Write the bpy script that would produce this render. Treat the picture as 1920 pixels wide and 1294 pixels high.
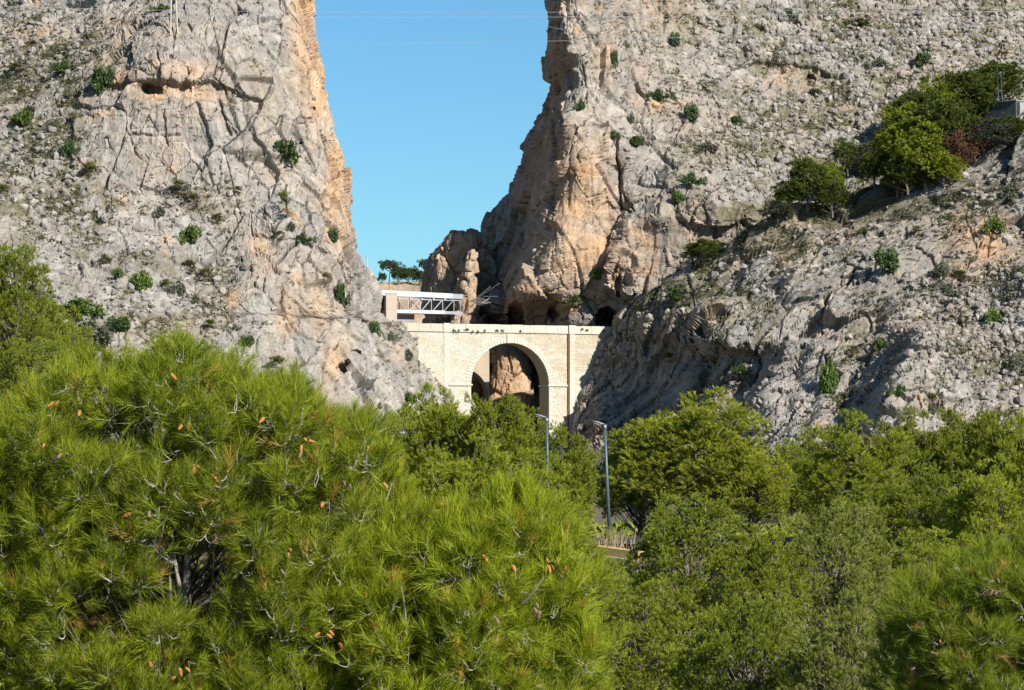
import bpy, math, random
import numpy as np

# ------------------------------------------------------------------ scene, camera, light
for _o in list(bpy.data.objects):
    bpy.data.objects.remove(_o)
SC = bpy.context.scene
COL = SC.collection
F = 5333.333                      # focal length in pixels of the 1920 px wide photograph
PITCH = math.atan(203.0 / F)
CP, SP = math.cos(PITCH), math.sin(PITCH)
cam_data = bpy.data.cameras.new("camera")
cam_data.lens = 100.0
cam_data.sensor_width = 36.0
cam_data.clip_start = 0.5
cam_data.clip_end = 12000.0
cam = bpy.data.objects.new("camera", cam_data)
cam.location = (0, 0, 0)
cam.rotation_euler = (math.radians(90) + PITCH, 0, 0)
COL.objects.link(cam)
SC.camera = cam

SUN_AZ = math.radians(40.0)       # to the right of straight behind the camera
SUN_EL = math.radians(31.0)
S_DIR = (math.sin(SUN_AZ) * math.cos(SUN_EL), -math.cos(SUN_AZ) * math.cos(SUN_EL), math.sin(SUN_EL))
world = bpy.data.worlds.new("World")
SC.world = world
world.use_nodes = True
wn = world.node_tree.nodes
sky = wn.new("ShaderNodeTexSky")
sky.sky_type = 'NISHITA'
sky.sun_disc = False
sky.sun_elevation = SUN_EL
sky.sun_rotation = math.atan2(S_DIR[0], S_DIR[1])
sky.altitude = 50
sky.air_density = 1.0
sky.dust_density = 0.0
sky.ozone_density = 4.0
bg = wn["Background"]
bg.inputs["Strength"].default_value = 0.054
skt = wn.new("ShaderNodeMix"); skt.data_type = 'RGBA'; skt.blend_type = 'MULTIPLY'
skt.inputs[0].default_value = 1.0; skt.inputs[7].default_value = (0.63, 0.985, 1.11, 1)      # the clear cyan blue of a winter day
world.node_tree.links.new(sky.outputs[0], skt.inputs[6])
world.node_tree.links.new(skt.outputs[2], bg.inputs[0])
sun_data = bpy.data.lights.new("sun", 'SUN')
sun_data.energy = 5.0
sun_data.angle = math.radians(0.5)
sun_data.color = (1.0, 0.94, 0.85)
sun = bpy.data.objects.new("sun", sun_data)
from mathutils import Vector, Matrix
sun.rotation_euler = Vector(S_DIR).to_track_quat('Z', 'Y').to_euler()
sun.location = (300, -200, 300)
COL.objects.link(sun)
SC.view_settings.view_transform = 'Standard'
SC.view_settings.look = 'None'
SC.view_settings.gamma = 1.0
SC.view_settings.exposure = 0.95
SC.view_settings.use_curve_mapping = False
try:
    SC.cycles.max_bounces = 5
    SC.cycles.diffuse_bounces = 3
    SC.cycles.transmission_bounces = 3
except Exception:
    pass

# ------------------------------------------------------------------ helpers
def P(px, py, Y):
    """world point seen at photo pixel (px, py) at depth Y"""
    cx, cy = (px - 960.0) / F, (647.0 - py) / F
    dy, dz = CP - cy * SP, SP + cy * CP
    k = Y / dy
    return (cx * k, Y, dz * k)

def Pa(px, py, Y):
    px, py, Y = (np.asarray(a, float) for a in (px, py, Y))
    cx, cy = (px - 960.0) / F, (647.0 - py) / F
    k = Y / (CP - cy * SP)
    return np.stack([cx * k, Y + 0 * k, (SP + cy * CP) * k], -1)

def proj(X, Y, Z):
    d = Y * CP + Z * SP
    return 960.0 + F * X / d, 647.0 - F * (Z * CP - Y * SP) / d

def tag(o, label=None, cat=None, group=None, kind=None):
    if label: o['label'] = label
    if cat: o['category'] = cat
    if group: o['group'] = group
    if kind: o['kind'] = kind
    return o

def empty(name, loc, label, cat, group=None, rz=0.0):
    o = bpy.data.objects.new(name, None)
    o.empty_display_size = 0.5
    o.location = loc
    o.rotation_euler = (0, 0, rz)
    COL.objects.link(o)
    return tag(o, label, cat, group)

def link(name, me, parent=None, loc=None, rot=None, scale=None):
    o = bpy.data.objects.new(name, me)
    COL.objects.link(o)
    if parent is not None: o.parent = parent
    if loc is not None: o.location = loc
    if rot is not None: o.rotation_euler = rot
    if scale is not None: o.scale = scale
    return o

def np_mesh(name, V, Fc, mat=None, attrs=None, smooth=False, mats=None, mat_idx=None):
    """V (n,3); Fc (m,k) with k = 3 or 4, or a list of such arrays"""
    me = bpy.data.meshes.new(name)
    V = np.asarray(V, dtype=np.float32)
    Fl = Fc if isinstance(Fc, list) else [Fc]
    Fl = [np.asarray(f, dtype=np.int32) for f in Fl if len(f)]
    me.vertices.add(len(V))
    me.vertices.foreach_set("co", V.ravel())
    loops = np.concatenate([f.ravel() for f in Fl])
    tot = np.concatenate([np.full(len(f), f.shape[1], np.int32) for f in Fl])
    start = np.concatenate([[0], np.cumsum(tot)[:-1]]).astype(np.int32)
    me.loops.add(len(loops))
    me.loops.foreach_set("vertex_index", loops)
    me.polygons.add(len(tot))
    me.polygons.foreach_set("loop_start", start)
    me.polygons.foreach_set("loop_total", tot)
    me.polygons.foreach_set("use_smooth", np.full(len(tot), bool(smooth)))
    if mats:
        for m in mats: me.materials.append(m)
        if mat_idx is not None: me.polygons.foreach_set("material_index", np.asarray(mat_idx, np.int32))
    elif mat is not None:
        me.materials.append(mat)
    me.update(calc_edges=True)
    if attrs:
        for k, a in attrs.items():
            a = np.asarray(a, dtype=np.float32)
            if a.ndim == 1:
                at = me.attributes.new(k, 'FLOAT', 'POINT')
                at.data.foreach_set("value", a)
            else:
                at = me.attributes.new(k, 'FLOAT_COLOR', 'POINT')
                at.data.foreach_set("color", a.ravel())
    return me

class MB:
    """collects boxes, bars and tubes into one mesh"""
    def __init__(s): s.v = []; s.f = []
    def add(s, vs, fs):
        n = len(s.v); s.v += [tuple(v) for v in vs]; s.f += [tuple(i + n for i in f) for f in fs]
    def box(s, x0, x1, y0, y1, z0, z1, bev=0.0):
        if bev <= 0:
            vs = [(x, y, z) for z in (z0, z1) for y in (y0, y1) for x in (x0, x1)]
            s.add(vs, [(0, 2, 3, 1), (4, 5, 7, 6), (0, 1, 5, 4), (2, 6, 7, 3), (0, 4, 6, 2), (1, 3, 7, 5)])
        else:   # bevelled on the front (y0) rim
            b = bev
            vs = [(x0, y1, z0), (x1, y1, z0), (x1, y1, z1), (x0, y1, z1),
                  (x0, y0 + b, z0), (x1, y0 + b, z0), (x1, y0 + b, z1), (x0, y0 + b, z1),
                  (x0 + b, y0, z0 + b), (x1 - b, y0, z0 + b), (x1 - b, y0, z1 - b), (x0 + b, y0, z1 - b)]
            s.add(vs, [(8, 9, 10, 11), (4, 5, 9, 8), (5, 6, 10, 9), (6, 7, 11, 10), (7, 4, 8, 11),
                       (0, 1, 5, 4), (1, 2, 6, 5), (2, 3, 7, 6), (3, 0, 4, 7), (0, 3, 2, 1)])
    def tube(s, pts, rad, n=6, cap=True):
        pts = [Vector(p) for p in pts]
        rs = rad if hasattr(rad, '__len__') else [rad] * len(pts)
        base = len(s.v); rings = []
        for i, p in enumerate(pts):
            d = (pts[min(i + 1, len(pts) - 1)] - pts[max(i - 1, 0)]).normalized()
            a = Vector((0, 0, 1)) if abs(d.z) < 0.9 else Vector((1, 0, 0))
            u = d.cross(a).normalized(); w = d.cross(u)
            rings.append([p + (u * math.cos(2 * math.pi * k / n) + w * math.sin(2 * math.pi * k / n)) * rs[i] for k in range(n)])
        vs = [v for r in rings for v in r]; fs = []
        for i in range(len(pts) - 1):
            for k in range(n):
                a, b = i * n + k, i * n + (k + 1) % n
                fs.append((a, b, b + n, a + n))
        if cap:
            fs.append(tuple(range(n))[::-1]); fs.append(tuple(range((len(pts) - 1) * n, len(pts) * n)))
        s.add(vs, fs)
    def mesh(s, name, mat, smooth=False):
        me = bpy.data.meshes.new(name)
        me.from_pydata([tuple(v) for v in s.v], [], s.f)
        me.materials.append(mat)
        if smooth: me.polygons.foreach_set("use_smooth", np.ones(len(me.polygons), bool))
        me.update()
        return me
    def build(s, name, mat, parent=None, loc=None, smooth=False):
        return link(name, s.mesh(name, mat, smooth), parent, loc)

# ---- noise
def _h(ix, iy, iz, seed):
    x = ix.astype(np.uint32) * np.uint32(374761393) + iy.astype(np.uint32) * np.uint32(668265263) \
        + iz.astype(np.uint32) * np.uint32(2147483647) + np.uint32((seed * 974634777 + 1234567) & 0xffffffff)
    x = (x ^ (x >> np.uint32(13))) * np.uint32(1274126177)
    x = (x ^ (x >> np.uint32(16))) * np.uint32(2246822519)
    return x ^ (x >> np.uint32(15))

def _hf(h): return (h & np.uint32(0xffffff)).astype(np.float32) * np.float32(1 / 16777216.0)

def vnoise(Q, seed=0):
    """value noise in -1..1"""
    Qi = np.floor(Q); f = (Q - Qi).astype(np.float32); f = f * f * (3 - 2 * f); I = Qi.astype(np.int64)
    r = 0
    for a in (0, 1):
        wx = f[..., 0] if a else 1 - f[..., 0]
        for b in (0, 1):
            wy = f[..., 1] if b else 1 - f[..., 1]
            for c in (0, 1):
                wz = f[..., 2] if c else 1 - f[..., 2]
                r = r + wx * wy * wz * _hf(_h(I[..., 0] + a, I[..., 1] + b, I[..., 2] + c, seed))
    return r * 2 - 1

def fbm(Q, oct=4, seed=0, gain=0.5, lac=2.03, ridge=False):
    a, s, t, q = 1.0, 0, 0.0, Q
    for i in range(oct):
        n = vnoise(q, seed + i * 17)
        if ridge: n = 1 - 2 * np.abs(n)
        s = s + a * n; t += a; a *= gain; q = q * lac + 13.7
    return s / t

def voro(Q, seed=0):
    """F1, F2, three random numbers of the nearest cell, offset vector from its centre"""
    I = np.floor(Q).astype(np.int64); f = (Q - I).astype(np.float32)
    n = Q.shape[0]
    F1 = np.full(n, 9, np.float32); F2 = np.full(n, 9, np.float32)
    best = np.zeros(n, np.uint32); off = np.zeros((n, 3), np.float32)
    for a in (-1, 0, 1):
        for b in (-1, 0, 1):
            for c in (-1, 0, 1):
                h = _h(I[:, 0] + a, I[:, 1] + b, I[:, 2] + c, seed)
                h2 = (h * np.uint32(2654435761)) ^ (h >> np.uint32(7)); h3 = (h2 * np.uint32(2246822519)) ^ (h2 >> np.uint32(11))
                dx = f[:, 0] - (a + _hf(h)); dy = f[:, 1] - (b + _hf(h2)); dz = f[:, 2] - (c + _hf(h3))
                d = dx * dx + dy * dy + dz * dz
                m = d < F1
                F2 = np.where(m, F1, np.minimum(F2, d)); F1 = np.where(m, d, F1)
                best = np.where(m, h, best)
                off[m, 0] = dx[m]; off[m, 1] = dy[m]; off[m, 2] = dz[m]
    b2 = (best * np.uint32(2246822519)) ^ (best >> np.uint32(9)); b3 = (b2 * np.uint32(3266489917)) ^ (b2 >> np.uint32(13))
    b4 = (b3 * np.uint32(2654435761)) ^ (b3 >> np.uint32(5))
    return np.sqrt(F1), np.sqrt(F2), np.stack([_hf(b2), _hf(b3), _hf(b4)], -1), off

def tps(ctrl, reg=0.0):
    """thin plate spline Y(X, Z) through (X, Y, Z) rows"""
    C = np.array(ctrl, float); X, Yv, Z = C[:, 0], C[:, 1], C[:, 2]; n = len(C); s = 50.0
    x, z = X / s, Z / s
    def U(r2): return 0.5 * r2 * np.log(r2 + 1e-9)
    K = U((x[:, None] - x) ** 2 + (z[:, None] - z) ** 2) + np.eye(n) * reg
    Pm = np.stack([np.ones(n), x, z], 1)
    A = np.block([[K, Pm], [Pm.T, np.zeros((3, 3))]])
    w = np.linalg.solve(A, np.concatenate([Yv, np.zeros(3)]))
    def f(Xq, Zq):
        xq, zq = Xq / s, Zq / s
        r = w[n] + w[n + 1] * xq + w[n + 2] * zq
        for i in range(n): r = r + w[i] * U((xq - x[i]) ** 2 + (zq - z[i]) ** 2)
        return r
    return f

def smooth01(x, a, b):
    t = np.clip((x - a) / (b - a), 0, 1); return t * t * (3 - 2 * t)

def blobs(px, py, lst):
    r = np.zeros(px.shape, np.float32)
    for (x, y, rx, ry, st) in lst:
        r = np.maximum(r, st * np.exp(-(((px - x) / rx) ** 2 + ((py - y) / ry) ** 2) ** 1.3))
    return r
# ------------------------------------------------------------------ materials
def new_mat(name):
    m = bpy.data.materials.new(name); m.use_nodes = True
    nt = m.node_tree
    for n in list(nt.nodes): nt.nodes.remove(n)
    out = nt.nodes.new("ShaderNodeOutputMaterial")
    b = nt.nodes.new("ShaderNodeBsdfPrincipled")
    b.inputs["Specular IOR Level"].default_value = 0.25
    b.inputs["Roughness"].default_value = 0.9
    nt.links.new(b.outputs[0], out.inputs[0])
    return m, nt, b, out

def N(nt, t, **kw):
    n = nt.nodes.new(t)
    for k, v in kw.items():
        if k in n.inputs: n.inputs[k].default_value = v
        else: setattr(n, k, v)
    return n

def ramp(nt, fac, stops, interp='LINEAR'):
    r = nt.nodes.new("ShaderNodeValToRGB"); r.color_ramp.interpolation = interp
    e = r.color_ramp.elements
    while len(e) > 2: e.remove(e[-1])
    for i, (p, c) in enumerate(stops):
        if i > 1: e.new(p)
        e[i].position = p; e[i].color = (c[0], c[1], c[2], 1)
    nt.links.new(fac, r.inputs[0]); return r.outputs[0]

def mix(nt, fac, a, b, mode='MIX'):
    m = nt.nodes.new("ShaderNodeMix"); m.data_type = 'RGBA'; m.blend_type = mode
    for s, v in ((m.inputs[0], fac), (m.inputs[6], a), (m.inputs[7], b)):
        if isinstance(v, bpy.types.NodeSocket): nt.links.new(v, s)
        elif isinstance(v, (int, float)): s.default_value = v
        else: s.default_value = (v[0], v[1], v[2], 1)
    return m.outputs[2]

def tex_noise(nt, scale, detail=4, rough=0.6, vec=None, stretch=None):
    if vec is None:
        g = nt.nodes.new("ShaderNodeNewGeometry"); vec = g.outputs["Position"]
    if stretch:
        mp = nt.nodes.new("ShaderNodeMapping"); mp.inputs["Scale"].default_value = stretch
        nt.links.new(vec, mp.inputs[0]); vec = mp.outputs[0]
    n = N(nt, "ShaderNodeTexNoise", Scale=scale, Detail=detail, Roughness=rough)
    nt.links.new(vec, n.inputs["Vector"]); return n.outputs["Fac"]

def math_n(nt, op, a, b=None):
    m = nt.nodes.new("ShaderNodeMath"); m.operation = op
    for i, v in enumerate((a, b)):
        if v is None: continue
        if isinstance(v, (int, float)): m.inputs[i].default_value = v
        else: nt.links.new(v, m.inputs[i])
    return m.outputs[0]

def bump(nt, bsdf, h, dist, strength=1.0):
    b = nt.nodes.new("ShaderNodeBump"); b.inputs["Distance"].default_value = dist; b.inputs["Strength"].default_value = strength
    nt.links.new(h, b.inputs["Height"]); nt.links.new(b.outputs[0], bsdf.inputs["Normal"])

def attr(nt, name):
    a = nt.nodes.new("ShaderNodeAttribute"); a.attribute_name = name; return a

def mat_rock():
    m, nt, b, out = new_mat("limestone")
    a = attr(nt, "rk")                      # R orange, G soil/grass, B stain, A tone
    sp = nt.nodes.new("ShaderNodeSeparateColor"); nt.links.new(a.outputs["Color"], sp.inputs[0])
    big = tex_noise(nt, 0.05, 5, 0.6)
    mid = tex_noise(nt, 0.45, 6, 0.65)
    fine = tex_noise(nt, 2.6, 5, 0.7)
    grey = ramp(nt, mid, [(0.25, (0.14, 0.133, 0.122)), (0.5, (0.243, 0.232, 0.213)), (0.75, (0.345, 0.332, 0.306))])
    warm = ramp(nt, mid, [(0.25, (0.186, 0.146, 0.102)), (0.55, (0.291, 0.236, 0.174)), (0.8, (0.360, 0.310, 0.248))])
    c = mix(nt, ramp(nt, big, [(0.44, (0, 0, 0)), (0.70, (0.65, 0.65, 0.65))]), grey, warm)
    orange = ramp(nt, mid, [(0.2, (0.27, 0.13, 0.06)), (0.5, (0.41, 0.265, 0.15)), (0.8, (0.46, 0.345, 0.235))])
    streak = tex_noise(nt, 0.5, 5, 0.6, stretch=(1, 1, 0.09))
    of = math_n(nt, 'MULTIPLY', sp.outputs[0], math_n(nt, 'ADD', streak, 0.45))
    of.node.use_clamp = True
    c = mix(nt, of, c, orange)
    # grey/black water streaks
    sf = ramp(nt, streak, [(0.52, (0, 0, 0)), (0.68, (1, 1, 1))])
    c = mix(nt, math_n(nt, 'MULTIPLY', sf, sp.outputs[2]), c, (0.14, 0.135, 0.13))
    # tone per block
    tone = ramp(nt, a.outputs["Alpha"], [(0.0, (0.70, 0.70, 0.71)), (1.0, (1.22, 1.21, 1.18))])
    c = mix(nt, 1.0, c, tone, 'MULTIPLY')
    fm = ramp(nt, fine, [(0.3, (0.76, 0.76, 0.765)), (0.7, (1.17, 1.16, 1.15))])
    c = mix(nt, 1.0, c, fm, 'MULTIPLY')
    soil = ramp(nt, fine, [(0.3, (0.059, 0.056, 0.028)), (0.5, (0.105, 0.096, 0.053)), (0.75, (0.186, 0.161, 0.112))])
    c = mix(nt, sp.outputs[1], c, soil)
    nt.links.new(c, b.inputs["Base Color"])
    hh = math_n(nt, 'ADD', math_n(nt, 'MULTIPLY', mid, 1.0), math_n(nt, 'MULTIPLY', fine, 0.35))
    bump(nt, b, hh, 0.55, 0.8)
    return m

def mat_leaf(name, lo, hi, alt=None, trans=0.35, rough=0.55):
    m, nt, b, out = new_mat(name)
    a = attr(nt, "tint")
    stops = [(0.0, lo), (0.75, hi)]
    if alt: stops.append((1.0, alt))
    c = ramp(nt, a.outputs["Fac"], stops)
    oi = nt.nodes.new("ShaderNodeObjectInfo")
    hs = nt.nodes.new("ShaderNodeHueSaturation")
    nt.links.new(math_n(nt, 'ADD', math_n(nt, 'MULTIPLY', oi.outputs["Random"], 0.3), 0.85), hs.inputs["Value"])
    nt.links.new(c, hs.inputs["Color"])
    nt.links.new(hs.outputs[0], b.inputs["Base Color"])
    b.inputs["Roughness"].default_value = rough
    b.inputs["Specular IOR Level"].default_value = 0.3
    t = nt.nodes.new("ShaderNodeBsdfTranslucent"); nt.links.new(hs.outputs[0], t.inputs[0])
    ms = nt.nodes.new("ShaderNodeMixShader"); ms.inputs[0].default_value = trans
    nt.links.new(b.outputs[0], ms.inputs[1]); nt.links.new(t.outputs[0], ms.inputs[2]); nt.links.new(ms.outputs[0], out.inputs[0])
    return m

def mat_simple(name, col, rough=0.8, metal=0.0, nscale=1.0, namp=0.15, bmp=0.0, stretch=None, detail=4):
    m, nt, b, out = new_mat(name)
    n = tex_noise(nt, nscale, detail, 0.65, stretch=stretch)
    lo = [c * (1 - namp) for c in col]; hi = [min(1, c * (1 + namp)) for c in col]
    nt.links.new(ramp(nt, n, [(0.25, lo), (0.75, hi)]), b.inputs["Base Color"])
    b.inputs["Roughness"].default_value = rough; b.inputs["Metallic"].default_value = metal
    if bmp: bump(nt, b, n, bmp)
    return m

def mat_masonry(name):
    """stone colour comes from a per-stone attribute: R ochre amount, G tone"""
    m, nt, b, out = new_mat(name)
    a = attr(nt, "st"); sp = nt.nodes.new("ShaderNodeSeparateColor"); nt.links.new(a.outputs["Color"], sp.inputs[0])
    c = mix(nt, sp.outputs[0], (0.43, 0.405, 0.35), (0.335, 0.275, 0.175))
    n1 = tex_noise(nt, 0.16, 5, 0.65); n2 = tex_noise(nt, 1.8, 4, 0.7)
    st = tex_noise(nt, 0.55, 5, 0.6, stretch=(1, 1, 0.12))
    c = mix(nt, 1.0, c, ramp(nt, sp.outputs[1], [(0, (0.9, 0.895, 0.885)), (1, (1.08, 1.08, 1.07))]), 'MULTIPLY')
    c = mix(nt, ramp(nt, n1, [(0.45, (0, 0, 0)), (0.75, (0.5, 0.5, 0.5))]), c, (0.43, 0.36, 0.25))
    c = mix(nt, ramp(nt, st, [(0.55, (0, 0, 0)), (0.75, (0.55, 0.55, 0.55))]), c, (0.28, 0.25, 0.20))
    c = mix(nt, 1.0, c, ramp(nt, n2, [(0.3, (0.85, 0.85, 0.85)), (0.7, (1.1, 1.1, 1.1))]), 'MULTIPLY')
    nt.links.new(c, b.inputs["Base Color"]); bump(nt, b, n2, 0.04)
    return m

M_ROCK = mat_rock()
M_STONE = mat_masonry("bridge_stone")
M_NEAR = mat_leaf("near_pine_needles", (0.12, 0.165, 0.009), (0.335, 0.395, 0.016), (0.46, 0.32, 0.05), 0.45)
M_NEAR2 = mat_leaf("right_pine_needles", (0.10, 0.145, 0.01), (0.27, 0.33, 0.016), (0.38, 0.27, 0.05), 0.42)
M_MID = mat_leaf("pine_foliage", (0.135, 0.165, 0.014), (0.335, 0.375, 0.03), (0.36, 0.31, 0.08), 0.46)
M_MIDB = mat_leaf("bright_pine_foliage", (0.15, 0.175, 0.016), (0.35, 0.38, 0.035), (0.40, 0.34, 0.09), 0.46)
M_MIDD = mat_leaf("dark_pine_foliage", (0.11, 0.145, 0.014), (0.28, 0.325, 0.026), (0.29, 0.26, 0.06), 0.44)
M_GREY = mat_leaf("grey_green_foliage", (0.135, 0.165, 0.028), (0.315, 0.35, 0.06), (0.34, 0.32, 0.12), 0.44)
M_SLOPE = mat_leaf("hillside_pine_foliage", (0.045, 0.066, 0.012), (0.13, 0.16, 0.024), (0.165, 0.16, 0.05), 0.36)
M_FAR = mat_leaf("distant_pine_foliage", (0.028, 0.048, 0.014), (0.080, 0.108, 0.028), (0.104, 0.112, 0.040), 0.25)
M_DEAD = mat_leaf("dead_conifer_needles", (0.095, 0.044, 0.024), (0.184, 0.092, 0.058), (0.204, 0.136, 0.082), 0.2)
M_BUSH = mat_leaf("dark_bush_leaves", (0.021, 0.043, 0.013), (0.059, 0.100, 0.024), (0.095, 0.123, 0.038), 0.2)
M_BUSHG = mat_leaf("fresh_bush_leaves", (0.038, 0.076, 0.013), (0.102, 0.162, 0.025), (0.153, 0.187, 0.043), 0.25)
M_BUSHY = mat_leaf("grey_bush_leaves", (0.048, 0.058, 0.034), (0.102, 0.112, 0.068), (0.143, 0.136, 0.088), 0.2)
M_PALM = mat_leaf("dwarf_palm_fronds", (0.041, 0.058, 0.010), (0.116, 0.122, 0.020), (0.163, 0.143, 0.041), 0.25)
M_SKIRT = mat_leaf("dead_palm_fronds", (0.109, 0.068, 0.024), (0.204, 0.129, 0.048), (0.245, 0.177, 0.082), 0.2)
M_SCRUB = mat_leaf("scrub_tufts", (0.03, 0.04, 0.018), (0.10, 0.10, 0.045), (0.18, 0.165, 0.075), 0.25)
M_BARK = mat_simple("pine_bark", (0.132, 0.112, 0.096), 0.95, 0, 6.0, 0.4, 0.02, (1, 1, 0.3))
M_TWIG = mat_simple("pale_twigs", (0.27, 0.25, 0.22), 0.95, 0, 9.0, 0.3)
M_CONE = mat_simple("open_cone", (0.32, 0.155, 0.04), 0.8, 0, 60.0, 0.4, 0.004)
M_CONEOLD = mat_simple("weathered_cone", (0.172, 0.112, 0.092), 0.85, 0, 60.0, 0.35, 0.004)
M_CONC = mat_simple("concrete", (0.330, 0.277, 0.224), 0.9, 0, 0.9, 0.12, 0.03)
M_CONCD = mat_simple("weathered_concrete", (0.224, 0.218, 0.211), 0.9, 0, 0.6, 0.2, 0.03)
M_WHITE = mat_simple("white_painted_steel", (0.40, 0.405, 0.415), 0.6, 0, 0.5, 0.08)
M_STEEL = mat_simple("galvanised_steel", (0.264, 0.270, 0.274), 0.5, 0.2, 2.0, 0.1)
M_ROOF_SHADE = mat_simple("grey_roof_and_shade", (0.238, 0.251, 0.277), 0.6, 0.1, 1.0, 0.1)  # roof sheet grey, also the painted shade on the gallery's right end
M_BLUE = mat_simple("blue_door_paint", (0.020, 0.079, 0.231), 0.6, 0, 1.0, 0.15)
M_DOOR = mat_simple("dark_door_paint", (0.066, 0.066, 0.073), 0.7, 0, 1.0, 0.15)
M_POLE = mat_simple("lamp_pole_paint", (0.069, 0.106, 0.116), 0.5, 0.3, 3.0, 0.1)
M_HEAD = mat_simple("lamp_head_paint", (0.235, 0.269, 0.309), 0.35, 0.3, 3.0, 0.08)
M_NET = mat_simple("steel_netting", (0.127, 0.127, 0.115), 0.8, 0.1, 3.0, 0.2)
M_CABLE = mat_simple("aluminium_cable", (0.30, 0.32, 0.34), 0.5, 0.1, 0.2, 0.05)
M_CREAM = mat_simple("cream_pole_paint", (0.396, 0.350, 0.277), 0.7, 0, 2.0, 0.1)
M_RUST = mat_simple("rusty_pipe", (0.158, 0.069, 0.033), 0.8, 0, 1.5, 0.25)
M_OCHRE = mat_simple("ochre_render", (0.43, 0.31, 0.13), 0.9, 0, 1.2, 0.15, 0.01)
M_PAVE = mat_simple("kerb_concrete", (0.363, 0.343, 0.304), 0.9, 0, 1.2, 0.12, 0.01)
M_ASPH = mat_simple("asphalt", (0.036, 0.036, 0.038), 0.9, 0, 2.0, 0.2, 0.01)
M_DARKLENS = mat_simple("lamp_lens", (0.165, 0.165, 0.165), 0.2, 0, 2.0, 0.05)
M_HUT = mat_simple("shade_toned_concrete", (0.085, 0.09, 0.095), 0.9, 0, 0.6, 0.25, 0.03)  # concrete darkened to stand in for shade on the hut wall
# ------------------------------------------------------------------ the rock masses
def softplus(x, k): 
    return k * np.logaddexp(0, x / k)

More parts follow.
